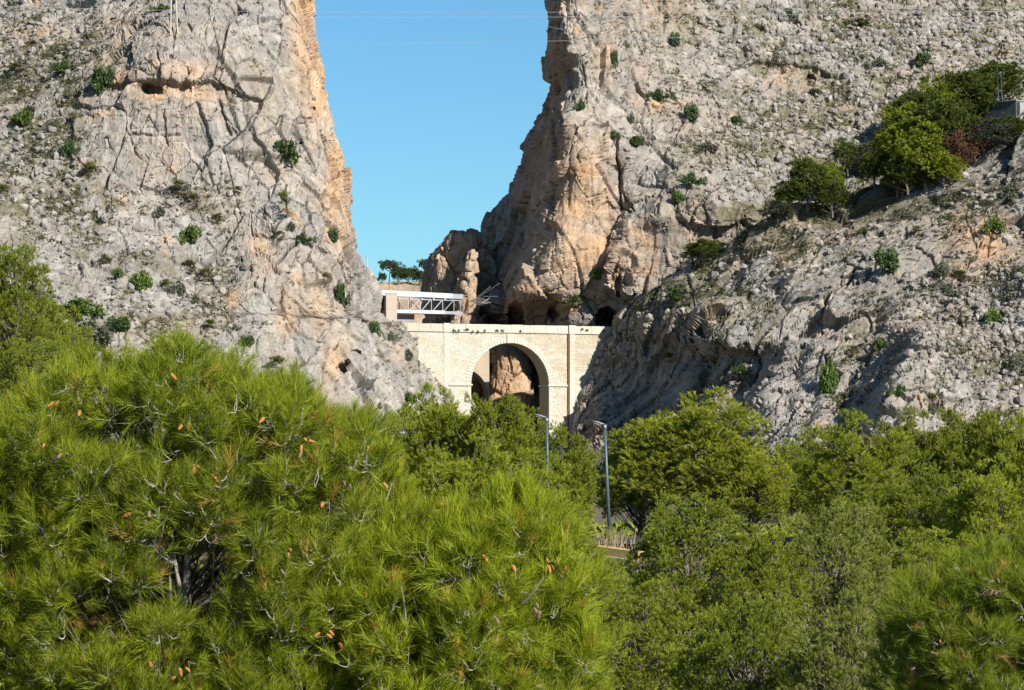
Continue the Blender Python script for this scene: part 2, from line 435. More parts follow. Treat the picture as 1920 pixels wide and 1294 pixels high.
ROCKS = {}
def rock_mass(name, edge, side, far_px, far_Y, ctrl, ztop_py, zbot_py, yref, wrap, k=5.0, dx=0.36, dz=0.34,
              steps=(), ledges=(), caves=(), blocks=1.0, rubble=None, smoothm=None, orange=None, grass=None,
              stain=None, cracks=(), seed=1, step_k=1.5, strata=None, rub_k=1.0, nblend=0.3, wrap_dx=0.8, lean=0.10, inset=1.5):
    """side=-1: rock lies left of its gorge edge, +1: right of it"""
    E = Pa([e[0] for e in edge], [e[1] for e in edge], [e[2] for e in edge])
    o = np.argsort(E[:, 2]); Ez, Ex = E[o, 2], E[o, 0] - side * inset
    Fy = tps([P(*c) for c in ctrl], 1e-3)
    z0, z1 = P(0, zbot_py, yref)[2], P(0, ztop_py, yref)[2]
    zr = np.linspace(z0, z1, int((z1 - z0) / dz) + 1)
    Xf = P(far_px, 600, far_Y)[0]
    Xe = np.interp(zr, Ez, Ex)
    wmax = np.abs(Xf - Xe).max()
    nf = int(wmax / dx) + 1; nb = int(wrap / wrap_dx)
    t = np.linspace(0, 1, nf)
    q = np.concatenate([-(1 - t), np.linspace(0, 1, nb + 1)[1:]])      # front: fraction of width; back: fraction of wrap
    isb = np.arange(len(q)) >= nf
    W = np.abs(Xf - Xe)[:, None]
    Q = np.where(isb[None, :], q[None, :] * wrap, q[None, :] * W)
    inner = softplus(-Q, k); outer = softplus(Q, k)
    X = Xe[:, None] + side * inner + side * lean * outer
    Z = np.repeat(zr[:, None], X.shape[1], 1)
    Xc = Xe[:, None] + side * inner
    Y = Fy(Xc, Z) + outer
    px, py = proj(X, Y, Z)
    scale = F / Y                                    # px per metre
    w_edge = 1 - smooth01(Q, 0, 12)
    # steps: ribs that stand proud of the rock on their left, casting shade to the left
    for (line, A, wl, wr) in steps:
        line = sorted(line, key=lambda p: p[1])
        ly = np.array([p[1] for p in line], float); lx = np.array([p[0] for p in line], float)
        wob = 4.0 * vnoise(np.stack([px * 0 + seed, px * 0, py / 14.0], -1), seed + 5)
        tt = (px - np.interp(py, ly, lx) - wob) / scale
        m = smooth01(py, ly[0] - 14, ly[0] + 10) * (1 - smooth01(py, ly[-1] - 12, ly[-1] + 25))
        Y = Y - step_k * A * m * w_edge / (1 + np.exp(-np.clip(tt / (wl * 1.5), -30, 30))) * np.exp(-np.maximum(tt, 0) / wr)
    # ledges: rock below the line falls back under an overhang
    for (line, A, wd) in ledges:
        lx = np.array([p[0] for p in line], float); ly = np.array([p[1] for p in line], float)
        wob = 3.0 * vnoise(np.stack([px / 12.0, px * 0, px * 0 + seed], -1), seed + 9)
        tt = (py - np.interp(px, lx, ly) - wob) / scale
        m = smooth01(px, lx[0] - 12, lx[0] + 8) * (1 - smooth01(px, lx[-1] - 8, lx[-1] + 12))
        Y = Y + A * m * w_edge / (1 + np.exp(-np.clip(tt / 0.25, -30, 30))) * np.exp(-np.maximum(tt, 0) / wd)
    B = np.stack([X, Y, Z], -1)
    du = np.gradient(B, axis=1); dv = np.gradient(B, axis=0)
    Nn = np.cross(du, dv); Nn /= np.linalg.norm(Nn, axis=-1, keepdims=True) + 1e-9
    flip = np.sign((Nn[..., 1]).mean()); Nn = -Nn * flip if flip > 0 else Nn
    # soften the normals so the relief does not tear
    for _ in range(10):
        for ax in (0, 1):
            Nn = (np.roll(Nn, 1, ax) + Nn * 2 + np.roll(Nn, -1, ax)) / 4
    Nn /= np.linalg.norm(Nn, axis=-1, keepdims=True) + 1e-9
    Nn = Nn * (1 - nblend) + np.array([0.0, -0.85, 0.35]) * nblend
    Nn /= np.linalg.norm(Nn, axis=-1, keepdims=True) + 1e-9
    stq = (np.maximum(np.linalg.norm(du, axis=-1), np.linalg.norm(dv, axis=-1)) / 0.36).ravel()
    fd_f = 1 / (1 + (stq / 3.5) ** 3); fd_m = 1 / (1 + (stq / 6.0) ** 3)
    V = B.reshape(-1, 3); NN = Nn.reshape(-1, 3)
    pxf, pyf = px.ravel(), py.ravel()
    wp = np.stack([vnoise(V / 9.0, seed + 50), vnoise(V / 9.0 + 31, seed + 51), vnoise(V / 9.0 + 77, seed + 52)], -1) * 0.75
    wp += np.stack([vnoise(V / 2.3, seed + 60), vnoise(V / 2.3 + 31, seed + 61), vnoise(V / 2.3 + 77, seed + 62)], -1) * 0.28
    U = (V + wp)
    rub = blobs(pxf, pyf, rubble) if rubble else np.zeros(len(V), np.float32)
    smo = blobs(pxf, pyf, smoothm) if smoothm else np.zeros(len(V), np.float32)
    rub = np.clip(rub + 0.25 * fbm(V / 14, 3, seed + 3), 0, 1) * (1 - smo)
    cl = (1 - rub) * (1 - 0.72 * smo) * blocks
    d = 1.6 * fbm(V / 22.0, 3, seed) * (1 - 0.5 * smo)
    tone = np.zeros(len(V), np.float32)
    crev = np.zeros(len(V), np.float32)
    st = np.array([1.0, 1.0, 0.55])
    if strata:
        ca, sa = math.cos(math.radians(strata[0])), math.sin(math.radians(strata[0]))
        U = np.stack([(U[:, 0] * ca + U[:, 2] * sa) / strata[1], U[:, 1], -U[:, 0] * sa + U[:, 2] * ca], -1); st = np.array([1.0, 1.0, 1.0])
    for (s, amp, tilt, cr, crw) in ((12.0, 3.0, 3.3, 1.6, 0.03), (4.6, 1.0, 1.15, 0.9, 0.045), (1.9, 0.24, 0.36, 0.36, 0.075)):
        f1, f2, r, off = voro(U * st / s, seed + int(s * 10))
        e = f2 - f1
        pl = (r[:, 0] - 0.5) * off[:, 0] + (r[:, 1] - 0.5) * off[:, 2] * 1.6 + (r[:, 2] - 0.5) * off[:, 1]
        sm = smooth01(e, 0.0, 0.045 if s > 3 else 0.08)
        d = d + (1.0 if s > 8 else (fd_m if s > 3 else fd_f)) * cl * (amp * (r[:, 2] - 0.5) * 0.9 * sm + tilt * pl * 1.5 * sm - cr * np.exp(-(e / crw) ** 2) * (r[:, 1] > 0.45))
        tone += 0.33 * (r[:, 0] - 0.5) * sm
        crev = np.maximum(crev, np.exp(-(e / crw) ** 2) * cl)
    del f1, f2, r, off
    # rubble: domed boulders in two sizes
    rubtone = np.zeros(len(V), np.float32)
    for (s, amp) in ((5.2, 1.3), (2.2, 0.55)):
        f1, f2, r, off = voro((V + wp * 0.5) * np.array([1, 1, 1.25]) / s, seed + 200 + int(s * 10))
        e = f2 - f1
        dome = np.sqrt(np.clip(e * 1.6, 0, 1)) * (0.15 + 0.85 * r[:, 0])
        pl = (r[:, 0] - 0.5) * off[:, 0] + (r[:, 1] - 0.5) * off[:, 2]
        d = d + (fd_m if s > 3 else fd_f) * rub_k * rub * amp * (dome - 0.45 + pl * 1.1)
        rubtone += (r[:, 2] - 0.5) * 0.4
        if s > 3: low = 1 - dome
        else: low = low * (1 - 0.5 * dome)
    tone = tone * (1 - rub) + rubtone * rub
    d = d + fd_f * 0.16 * fbm(V / 1.2, 3, seed + 90, gain=0.55) * (1 - 0.4 * smo)
    # drip flutes on the smooth faces
    if smoothm: d = d + smo * 0.55 * fbm(U * np.array([1, 1, 0.10]) / 1.6, 3, seed + 70, ridge=True)
    for (line, w, dep) in cracks:                                   # drawn fissures
        dist = np.full(len(V), 1e9)
        jit = 3.0 * vnoise(np.stack([pxf / 9, pyf / 9, pxf * 0], -1), seed + 33)
        for (a, b_) in zip(line[:-1], line[1:]):
            ax, ay = a; bx, by = b_; L2 = (bx - ax) ** 2 + (by - ay) ** 2
            u = np.clip(((pxf + jit - ax) * (bx - ax) + (pyf + jit - ay) * (by - ay)) / L2, 0, 1)
            dist = np.minimum(dist, np.hypot(pxf + jit - ax - u * (bx - ax), pyf + jit - ay - u * (by - ay)))
        d = d - dep * np.exp(-(dist / w) ** 2); crev = np.maximum(crev, np.exp(-(dist / w) ** 2))
    edgefade = np.ones(B.shape[:2]); V2 = V + NN * d[:, None]
    # caves and tunnel mouths: pushed straight back into the rock
    p2x, p2y = proj(V2[:, 0], V2[:, 1], V2[:, 2])
    for (cx, cy, rx, ry, dep, shape) in caves:
        if shape == 'arch':
            ins = (np.abs(p2x - cx) < rx) & (p2y < cy + ry) & ((p2y > cy - ry * 0.2) | ((((p2x - cx) / rx) ** 2 + ((p2y - (cy - ry * 0.2)) / (ry * 0.8)) ** 2) < 1))
            ins &= (pxf > cx - 60) & (pxf < cx + 60)
            V2[ins, 1] += dep
        else:
            j = 0.35 * vnoise(np.stack([p2x / (rx * 0.5), p2y / (ry * 0.5), p2x * 0 + cx], -1), seed + 3)
            r2 = ((p2x - cx) / rx) ** 2 + ((p2y - cy) / ry) ** 2 * np.where(p2y > cy, 1.0, 1.0) + j
            V2[:, 1] += dep * smooth01(-r2, -1.0, -0.55)
    # colours of the stone itself
    og = np.zeros(len(V), np.float32)
    if orange: og = blobs(pxf, pyf, orange)
    og = np.clip(og * (0.75 + 0.8 * fbm(V / 5.0, 4, seed + 120)) + 0.55 * smooth01(fbm(V / 6.0, 4, seed + 130), 0.30, 0.62), 0, 1)
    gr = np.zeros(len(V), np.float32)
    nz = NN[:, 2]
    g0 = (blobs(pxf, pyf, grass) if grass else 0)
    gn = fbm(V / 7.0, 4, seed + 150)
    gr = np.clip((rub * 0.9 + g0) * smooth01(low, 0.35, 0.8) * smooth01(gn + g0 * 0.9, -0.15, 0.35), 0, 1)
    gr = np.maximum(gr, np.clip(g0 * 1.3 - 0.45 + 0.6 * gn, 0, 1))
    sn = blobs(pxf, pyf, stain) if stain else np.zeros(len(V), np.float32)
    sn = np.clip(0.35 + sn, 0, 1)
    col = np.stack([og, gr, sn, np.clip(0.5 + tone * 1.3, 0, 1)], -1)
    rows, cols = X.shape
    idx = np.arange(rows * cols).reshape(rows, cols)
    a, b_, c, e_ = idx[:-1, :-1].ravel(), idx[:-1, 1:].ravel(), idx[1:, 1:].ravel(), idx[1:, :-1].ravel()
    quads = np.stack([a, b_, c, e_], 1)
    # outward winding
    n0 = np.cross(V2[quads[:, 1]] - V2[quads[:, 0]], V2[quads[:, 3]] - V2[quads[:, 0]])
    if n0[:, 1].mean() > 0: quads = quads[:, ::-1]
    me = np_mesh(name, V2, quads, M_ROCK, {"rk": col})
    o_ = link(name, me); tag(o_, kind='structure')
    ROCKS[name] = dict(V=V2.reshape(rows, cols, 3), N=Nn, px=p2x.reshape(rows, cols), py=p2y.reshape(rows, cols), gr=gr.reshape(rows, cols),
                       front=np.repeat((~isb)[None, :], rows, 0), rub=rub.reshape(rows, cols), gn=gn.reshape(rows, cols))
    return o_

# the left cliff --------------------------------------------------------------
rock_mass("left_cliff",
    edge=[(545, -220, 760), (570, -60, 745), (574, 0, 745), (584, 60, 742), (598, 130, 740), (606, 190, 738), (615, 240, 736), (634, 310, 734), (641, 360, 733),
          (652, 410, 732), (664, 460, 731), (682, 505, 732), (695, 528, 733), (699, 545, 734), (703, 592, 735), (735, 606, 735), (783, 611, 732),
          (802, 630, 731), (842, 690, 730), (880, 760, 731), (925, 850, 732)],
    side=-1, far_px=-230, far_Y=680,
    ctrl=[(-250, 860, 600), (0, 860, 615), (400, 860, 632), (700, 860, 675), (880, 860, 730), (860, 800, 729), (842, 745, 727), (800, 680, 727), (770, 612, 724), (750, 740, 708), (650, 760, 685),
          (-250, 650, 640), (100, 650, 656), (400, 650, 670), (600, 650, 688), (700, 650, 708), (740, 612, 720), (690, 600, 713),
          (-250, 500, 672), (100, 500, 682), (300, 500, 688), (450, 500, 698), (500, 520, 692), (650, 520, 709), (690, 540, 716),
          (-250, 350, 705), (100, 350, 705), (250, 350, 704), (400, 350, 708), (550, 350, 714), (630, 350, 724),
          (100, 230, 722), (200, 200, 716), (300, 200, 712), (450, 200, 716), (590, 200, 732), (-250, 200, 745), (100, 130, 745),
          (300, 120, 716), (450, 100, 722), (300, 40, 735), (-250, 0, 800), (100, 0, 785), (300, 0, 752), (450, 0, 738), (560, 0, 742), (100, -60, 800), (560, -60, 748)],
    ztop_py=-190, zbot_py=900, yref=720, wrap=55, wrap_dx=0.55, k=5.0, dx=0.38, dz=0.36,
    steps=[([(672, 470), (640, 560), (668, 640), (700, 760)], 2.0, 0.5, 7), ([(480, 470), (455, 520), (470, 640)], 2.2, 1.0, 10),
           ([(410, 150), (420, 215), (440, 245)], 1.0, 0.3, 5), ([(300, 110), (296, 150)], 1.2, 0.3, 6), ([(505, 370), (520, 440)], 1.8, .8, 8),
           ([(560, 560), (600, 660), (640, 760)], 1.5, .8, 8)],
    ledges=[([(200, 165), (240, 152), (300, 150), (330, 157), (400, 153), (440, 172), (492, 190)], 2.6, 5.0), ([(155, 205), (200, 172), (235, 160)], 1.2, 3.0),
            ([(310, 225), (345, 214), (380, 208)], 0.8, 2.5), ([(420, 245), (450, 250)], 0.8, 2),
            ([(230, 360), (300, 352), (380, 366)], 0.9, 3), ([(140, 440), (190, 432), (260, 440)], 1.2, 4), ([(480, 448), (560, 458), (640, 480)], 1.2, 4)],
    caves=[(282, 165, 25, 10, 4.5, 'c'), (640, 690, 11, 10, 4.0, 'c'), (565, 268, 5, 4, 1.5, 'c'), (587, 204, 5, 4, 1.5, 'c'), (668, 660, 10, 5, 2, 'c')],
    rubble=[(60, 80, 170, 110, 0.9), (60, 330, 150, 190, 0.85), (140, 430, 200, 90, 0.95), (300, 560, 220, 70, 1.0), (250, 660, 260, 60, 0.9), (350, 400, 110, 60, 0.7),
            (760, 640, 60, 60, 0.8), (480, 600, 60, 60, 0.6), (720, 640, 40, 50, 0.8)],
    smoothm=[(360, 240, 140, 75, 0.9), (360, 100, 95, 50, 0.75), (540, 120, 60, 180, 0.5), (490, 570, 60, 90, 0.6), (590, 620, 80, 90, 0.4), (250, 290, 90, 40, 0.6)],
    orange=[(598, 130, 36, 150, 1.2), (575, 60, 32, 130, 1.0), (628, 320, 28, 120, 1.1), (645, 420, 22, 80, 0.7), (350, 130, 70, 26, 0.75), (315, 172, 90, 20, 1.0), (385, 175, 50, 20, 0.9),
            (235, 150, 40, 20, 0.8), (160, 190, 40, 14, 0.5), (350, 215, 60, 18, 0.4), (490, 475, 22, 30, 0.75), (540, 590, 26, 40, 0.75), (600, 580, 26, 50, 0.45), (630, 670, 24, 40, 0.9),
            (435, 570, 18, 22, 0.8), (520, 310, 60, 40, 0.3), (60, 70, 50, 24, 0.5), (200, 60, 50, 24, 0.4), (300, 290, 70, 40, 0.3), (690, 780, 18, 30, 0.5)],
    grass=[(90, 165, 110, 50, 0.75), (60, 110, 130, 40, 0.5), (100, 370, 150, 50, 0.5), (300, 610, 140, 40, 0.35), (260, 500, 160, 50, 0.3), (80, 230, 80, 50, 0.4)],
    stain=[(360, 250, 130, 70, 0.7), (500, 560, 60, 90, 0.6), (200, 290, 80, 50, 0.5)],
    cracks=[([(410, 185), (422, 230), (432, 250)], 2.2, 1.6), ([(430, 190), (452, 245)], 1.8, 1.2), ([(306, 205), (312, 270)], 2.0, 1.2), ([(465, 215), (478, 262), (485, 272)], 2.0, 1.4),
            ([(405, 145), (420, 165), (440, 190)], 2.2, 1.6), ([(295, 100), (297, 150)], 2.0, 1.2), ([(530, 540), (528, 590), (575, 640)], 2.0, 1.5), ([(640, 480), (660, 560), (650, 620)], 1.8, 1.3),
            ([(382, 290), (400, 350)], 1.8, 1.0), ([(400, 60), (410, 100), (400, 145)], 1.5, 1.0), ([(690, 690), (720, 760), (735, 800)], 2.0, 1.4), ([(590, 740), (630, 800)], 1.5, 1.0)],
    seed=3)

# the right cliff --------------------------------------------------------------
rock_mass("right_cliff",
    edge=[(1040, -280, 772), (1032, -60, 772), (1031, 0, 773), (1029, 60, 775), (1027, 110, 777), (1024, 160, 779), (1015, 205, 790), (1000, 235, 795), (986, 262, 801), (972, 310, 806), (962, 345, 812),
          (938, 368, 818), (921, 388, 824), (908, 420, 828), (903, 445, 830), (896, 480, 831), (880, 510, 832), (868, 545, 834), (864, 580, 835), (872, 612, 837), (900, 640, 838), (915, 700, 838), (915, 860, 838)],
    side=1, far_px=2150, far_Y=840,
    ctrl=[(1045, -40, 765), (1045, 60, 762), (1042, 230, 760), (1033, 330, 760), (1012, 420, 762), (975, 500, 764), (945, 560, 768), (950, 610, 770),
          (1024, 60, 778), (1014, 205, 793), (965, 330, 813), (915, 400, 827), (890, 500, 832), (870, 580, 836),
          (985, 420, 788), (940, 480, 800), (910, 560, 812), (1010, 280, 780),
          (1100, 60, 766), (1100, 230, 757), (1100, 400, 753), (1090, 560, 757), (1090, 605, 759), (1010, 590, 765), (1030, 700, 800), (930, 700, 812),
          (1180, 60, 785), (1180, 230, 765), (1180, 330, 757), (1180, 450, 752), (1170, 560, 753), (1140, 605, 757),
          (1300, 0, 800), (1300, 200, 775), (1300, 350, 752), (1300, 450, 744), (1500, 0, 816), (1500, 200, 792), (1500, 350, 760), (1500, 430, 742),
          (1700, 0, 828), (1700, 150, 803), (1700, 300, 770), (1700, 400, 750), (1950, 0, 838), (1950, 130, 810), (1950, 230, 785), (2150, 0, 843), (2150, 200, 800),
          (1200, 640, 757), (1400, 600, 757), (1900, 600, 770), (1500, 800, 780), (2150, 500, 775)],
    ztop_py=-260, zbot_py=880, yref=770, wrap=60, wrap_dx=0.65, k=3.0, dx=0.41, dz=0.39,
    steps=[([(1120, -60), (1128, 60), (1150, 110), (1158, 150)], 3.0, 0.7, 9), ([(1048, 95), (1044, 200), (1030, 290), (1012, 380), (985, 470), (955, 560)], 4.0, 1.0, 14),
           ([(1178, 360), (1168, 430), (1150, 480), (1118, 548)], 4.5, 0.6, 10), ([(1152, 480), (1148, 540), (1152, 585)], 2.5, 0.6, 8),
           ([(1262, 305), (1225, 380), (1215, 420)], 4.5, 0.8, 10), ([(1300, 330), (1290, 400)], 2.5, 0.6, 8), ([(1325, 370), (1340, 420)], 2.5, .6, 8),
           ([(1125, 300), (1150, 360), (1175, 395)], -1.8, 0.6, 6), ([(898, 440), (878, 540), (862, 610)], -2, 2, 6), ([(920, 470), (905, 540), (885, 600)], 4.0, 1.0, 4),
           ([(1160, 270), (1168, 320)], 1.8, 0.5, 6), ([(1190, 20), (1200, 160)], 1.5, 1, 10), ([(960, 540), (985, 610)], 2.0, 0.8, 8), ([(1025, 520), (1040, 600)], 1.2, .8, 8)],
    ledges=[([(1375, 128), (1420, 118), (1500, 122), (1540, 130), (1560, 140)], 3.0, 6.0), ([(1190, 150), (1215, 195), (1260, 225)], 1.4, 4), ([(1110, 130), (1160, 135)], 1.0, 3),
            ([(1160, 290), (1230, 262)], -1.2, 3)],
    caves=[(968, 592, 15, 26, 18.0, 'arch'), (1037, 586, 12, 12, 7.0, 'c'), (1138, 598, 20, 22, 16.0, 'arch'), (917, 600, 16, 14, 14.0, 'arch'), (1160, 535, 7, 22, 4, 'c'), (1520, 150, 10, 12, 3, 'c'),
           (934, 668, 10, 16, 5, 'c')],
    rubble=[(1500, 80, 330, 150, 1.0), (1750, 60, 300, 150, 1.0), (1450, 260, 220, 130, 1.0), (1700, 220, 200, 120, 1.0), (1280, 150, 100, 120, 0.7), (1950, 150, 150, 150, 1.0), (1350, 380, 90, 60, 0.6), (1500, 400, 150, 60, .8)],
    smoothm=[(1090, 420, 70, 150, 1.0), (1070, 260, 35, 60, 0.6), (1230, 460, 70, 90, 0.85), (1160, 200, 80, 120, 0.3), (1000, 560, 60, 60, 0.75), (960, 440, 40, 120, 0.4), (1230, 60, 80, 60, 0.4), (1470, 150, 70, 22, 0.8), (1240, 260, 50, 50, 0.4)],
    orange=[(1085, 400, 72, 160, 1.15), (1060, 520, 60, 80, 0.9), (990, 560, 50, 60, 0.8), (1040, 150, 16, 190, 0.75), (1050, 10, 60, 40, 0.5), (1010, 300, 45, 120, 0.6), (1215, 480, 60, 60, 0.55), (1150, 490, 22, 90, 0.7), (1120, 560, 40, 40, 0.5),
            (1240, 20, 50, 40, 0.5), (1480, 150, 55, 26, 0.6), (1230, 200, 30, 12, 0.6), (1200, 150, 30, 50, 0.3), (1135, 110, 18, 60, 0.55), (960, 690, 60, 70, 0.8), (1310, 440, 60, 60, 0.4), (940, 500, 60, 90, 0.4), (875, 560, 18, 60, .8)],
    grass=[(1500, 210, 130, 35, 0.75), (1420, 260, 100, 50, 0.55), (1600, 330, 160, 60, 0.7), (1450, 400, 120, 35, 0.9), (1650, 200, 180, 60, 0.5), (1340, 290, 60, 30, 0.5), (1500, 60, 300, 60, 0.3), (1700, 30, 200, 60, .35), (1620, 370, 130, 50, 1.0), (1330, 460, 60, 30, .8)],
    stain=[(1240, 470, 60, 80, 0.6), (1110, 430, 25, 120, 0.5), (1250, 60, 80, 80, 0.6), (1090, 300, 30, 100, 0.3)],
    cracks=[([(1186, 240), (1235, 280), (1262, 320)], 2.0, 1.6), ([(1120, 310), (1150, 370), (1180, 400)], 2.0, 1.8), ([(1170, 30), (1178, 120), (1190, 160), (1215, 190)], 2.0, 1.4),
            ([(1108, 290), (1112, 420)], 1.6, .5), ([(1030, 330), (1040, 480)], 1.5, 0.6), ([(1075, 20), (1100, 60), (1118, 110)], 2.0, 1.6), ([(1170, 300), (1160, 350), (1185, 395)], 1.8, 1.4),
            ([(1095, 130), (1100, 200)], 1.8, 1.0)],
    seed=11, lean=0.07, inset=-0.6, rub_k=1.45, blocks=1.15)

# the near hillside on the right ------------------------------------------------
rock_mass("right_hillside",
    edge=[(1118, 900, 712), (1095, 860, 712), (1064, 805, 731), (1070, 770, 736), (1086, 710, 738), (1108, 665, 741), (1140, 617, 741), (1163, 590, 741), (1200, 556, 738), (1255, 520, 735), (1305, 488, 730),
          (1350, 462, 727), (1400, 436, 724), (1470, 402, 722), (1570, 372, 718), (1660, 345, 716), (1720, 318, 718), (1790, 285, 718), (1850, 258, 718), (1920, 226, 718), (2000, 190, 720), (2140, 140, 720)],
    side=1, far_px=2320, far_Y=700,
    ctrl=[(1100, 880, 704), (1200, 880, 688), (1300, 880, 668), (1600, 880, 636), (1950, 880, 620), (2320, 880, 610), (1062, 800, 731), (1100, 760, 731), (1088, 705, 741), (1143, 615, 741),
          (1200, 700, 727), (1200, 600, 728), (1300, 620, 705), (1400, 700, 684), (1600, 620, 676), (1950, 612, 655), (2320, 612, 640), (1300, 500, 728), (1400, 450, 722), (1600, 450, 698),
          (1950, 450, 680), (1600, 380, 714), (1790, 300, 716), (1950, 300, 698), (2320, 300, 680), (2320, 100, 720), (1950, 220, 716), (1200, 800, 709), (1600, 750, 656)],
    ztop_py=150, zbot_py=900, yref=690, wrap=60, k=3.0, dx=0.34, dz=0.33, wrap_dx=0.8,
    steps=[([(1305, 572), (1300, 600), (1312, 655)], 11.0, 0.6, 13), ([(1250, 590), (1240, 640)], 2.5, .6, 8), ([(1452, 640), (1440, 690), (1420, 740), (1395, 800), (1385, 860)], 9.0, 0.6, 13), ([(1510, 648), (1500, 680), (1488, 700)], 5.0, 0.5, 7),
           ([(1672, 620), (1660, 660), (1625, 720), (1600, 780), (1590, 850)], 21.0, 0.8, 26), ([(1550, 560), (1530, 640)], 1.5, .6, 8), ([(1670, 560), (1650, 610)], 4.0, .6, 8), ([(1128, 740), (1122, 790), (1105, 860)], 3.0, 0.7, 6), ([(1160, 790), (1155, 850)], 4.0, 0.6, 8),
           ([(1195, 660), (1180, 740), (1170, 800)], 2.5, 0.7, 8), ([(1440, 760), (1430, 850)], 2.5, 0.5, 6), ([(1480, 740), (1470, 850)], 3.5, 0.5, 7), ([(1540, 700), (1520, 760), (1510, 840)], 3.5, 0.5, 8), ([(1395, 470), (1378, 500)], 2.5, .5, 8),
           ([(1790, 430), (1780, 520), (1760, 600)], 2.5, 0.8, 14), ([(1900, 500), (1870, 640)], 2.5, 1.0, 14), ([(1475, 500), (1470, 560)], 2.5, .5, 7), ([(1350, 640), (1330, 720), (1320, 760)], 3.5, .7, 8), ([(1255, 700), (1240, 760), (1235, 800)], 3.5, .7, 8), ([(1700, 640), (1690, 720), (1680, 790)], 2.0, .7, 8)],
    ledges=[([(1640, 590), (1670, 578)], 2.0, 3), ([(1540, 612), (1590, 600)], 1.5, 3), ([(1800, 395), (1850, 380)], 1.2, 3), ([(1410, 835), (1430, 842)], 1.2, 2)],
    caves=[(1415, 846, 9, 5, 2, 'c'), (1505, 652, 7, 5, 2.5, 'c')],
    rubble=[(1850, 640, 190, 140, 1.0), (1400, 520, 120, 60, 0.55), (1600, 470, 120, 60, 0.4), (1850, 380, 130, 80, 0.35), (1560, 790, 60, 50, 0.5), (1250, 580, 80, 40, 0.8), (1150, 650, 40, 40, 0.8), (2100, 500, 200, 300, .8)],
    smoothm=[(1560, 530, 110, 45, 0.6), (1750, 480, 90, 40, 0.5), (1250, 720, 70, 80, 0.35), (1500, 790, 50, 60, .4)],
    orange=[(1840, 450, 60, 55, 1.3), (1800, 500, 34, 34, 0.9), (1465, 465, 24, 36, 0.6), (1110, 790, 18, 60, 0.65), (1380, 500, 20, 30, 0.4), (1415, 850, 12, 10, 0.9), (1445, 665, 14, 30, 0.5), (1370, 790, 20, 50, 0.4), (1560, 620, 40, 24, .3)],
    grass=[(1210, 578, 30, 16, 0.9), (1262, 542, 36, 16, 1.0), (1325, 505, 40, 17, 1.0), (1400, 462, 45, 20, 1.0), (1465, 430, 45, 18, 1.0), (1540, 405, 50, 18, 1.0), (1700, 352, 60, 16, 1.0), (1620, 385, 160, 36, 1.0), (1450, 440, 70, 40, 0.9), (1300, 540, 80, 40, 0.7), (1400, 600, 70, 60, 0.6), (1180, 620, 60, 30, 0.7), (1850, 690, 150, 80, 0.5), (1620, 640, 60, 40, 0.5), (1560, 720, 40, 60, 0.4), (1700, 380, 90, 20, .7), (1130, 670, 40, 30, .8), (1780, 330, 60, 20, .8)],
    stain=[(1250, 720, 110, 110, 1.0), (1560, 540, 100, 50, 0.4), (1480, 790, 80, 60, .5)],
    cracks=[([(1290, 520), (1300, 570)], 1.8, 1.2), ([(1600, 500), (1560, 560), (1540, 620)], 1.8, 1.0), ([(1720, 430), (1650, 480), (1620, 540)], 1.8, 1.0), ([(1810, 400), (1830, 470), (1800, 520)], 1.8, 1.2), ([(1860, 420), (1850, 480)], 1.8, 1.0)],
    seed=23, nblend=0.7, strata=(40, 2.1), lean=0.02, inset=0.3, blocks=1.5, rub_k=1.3)

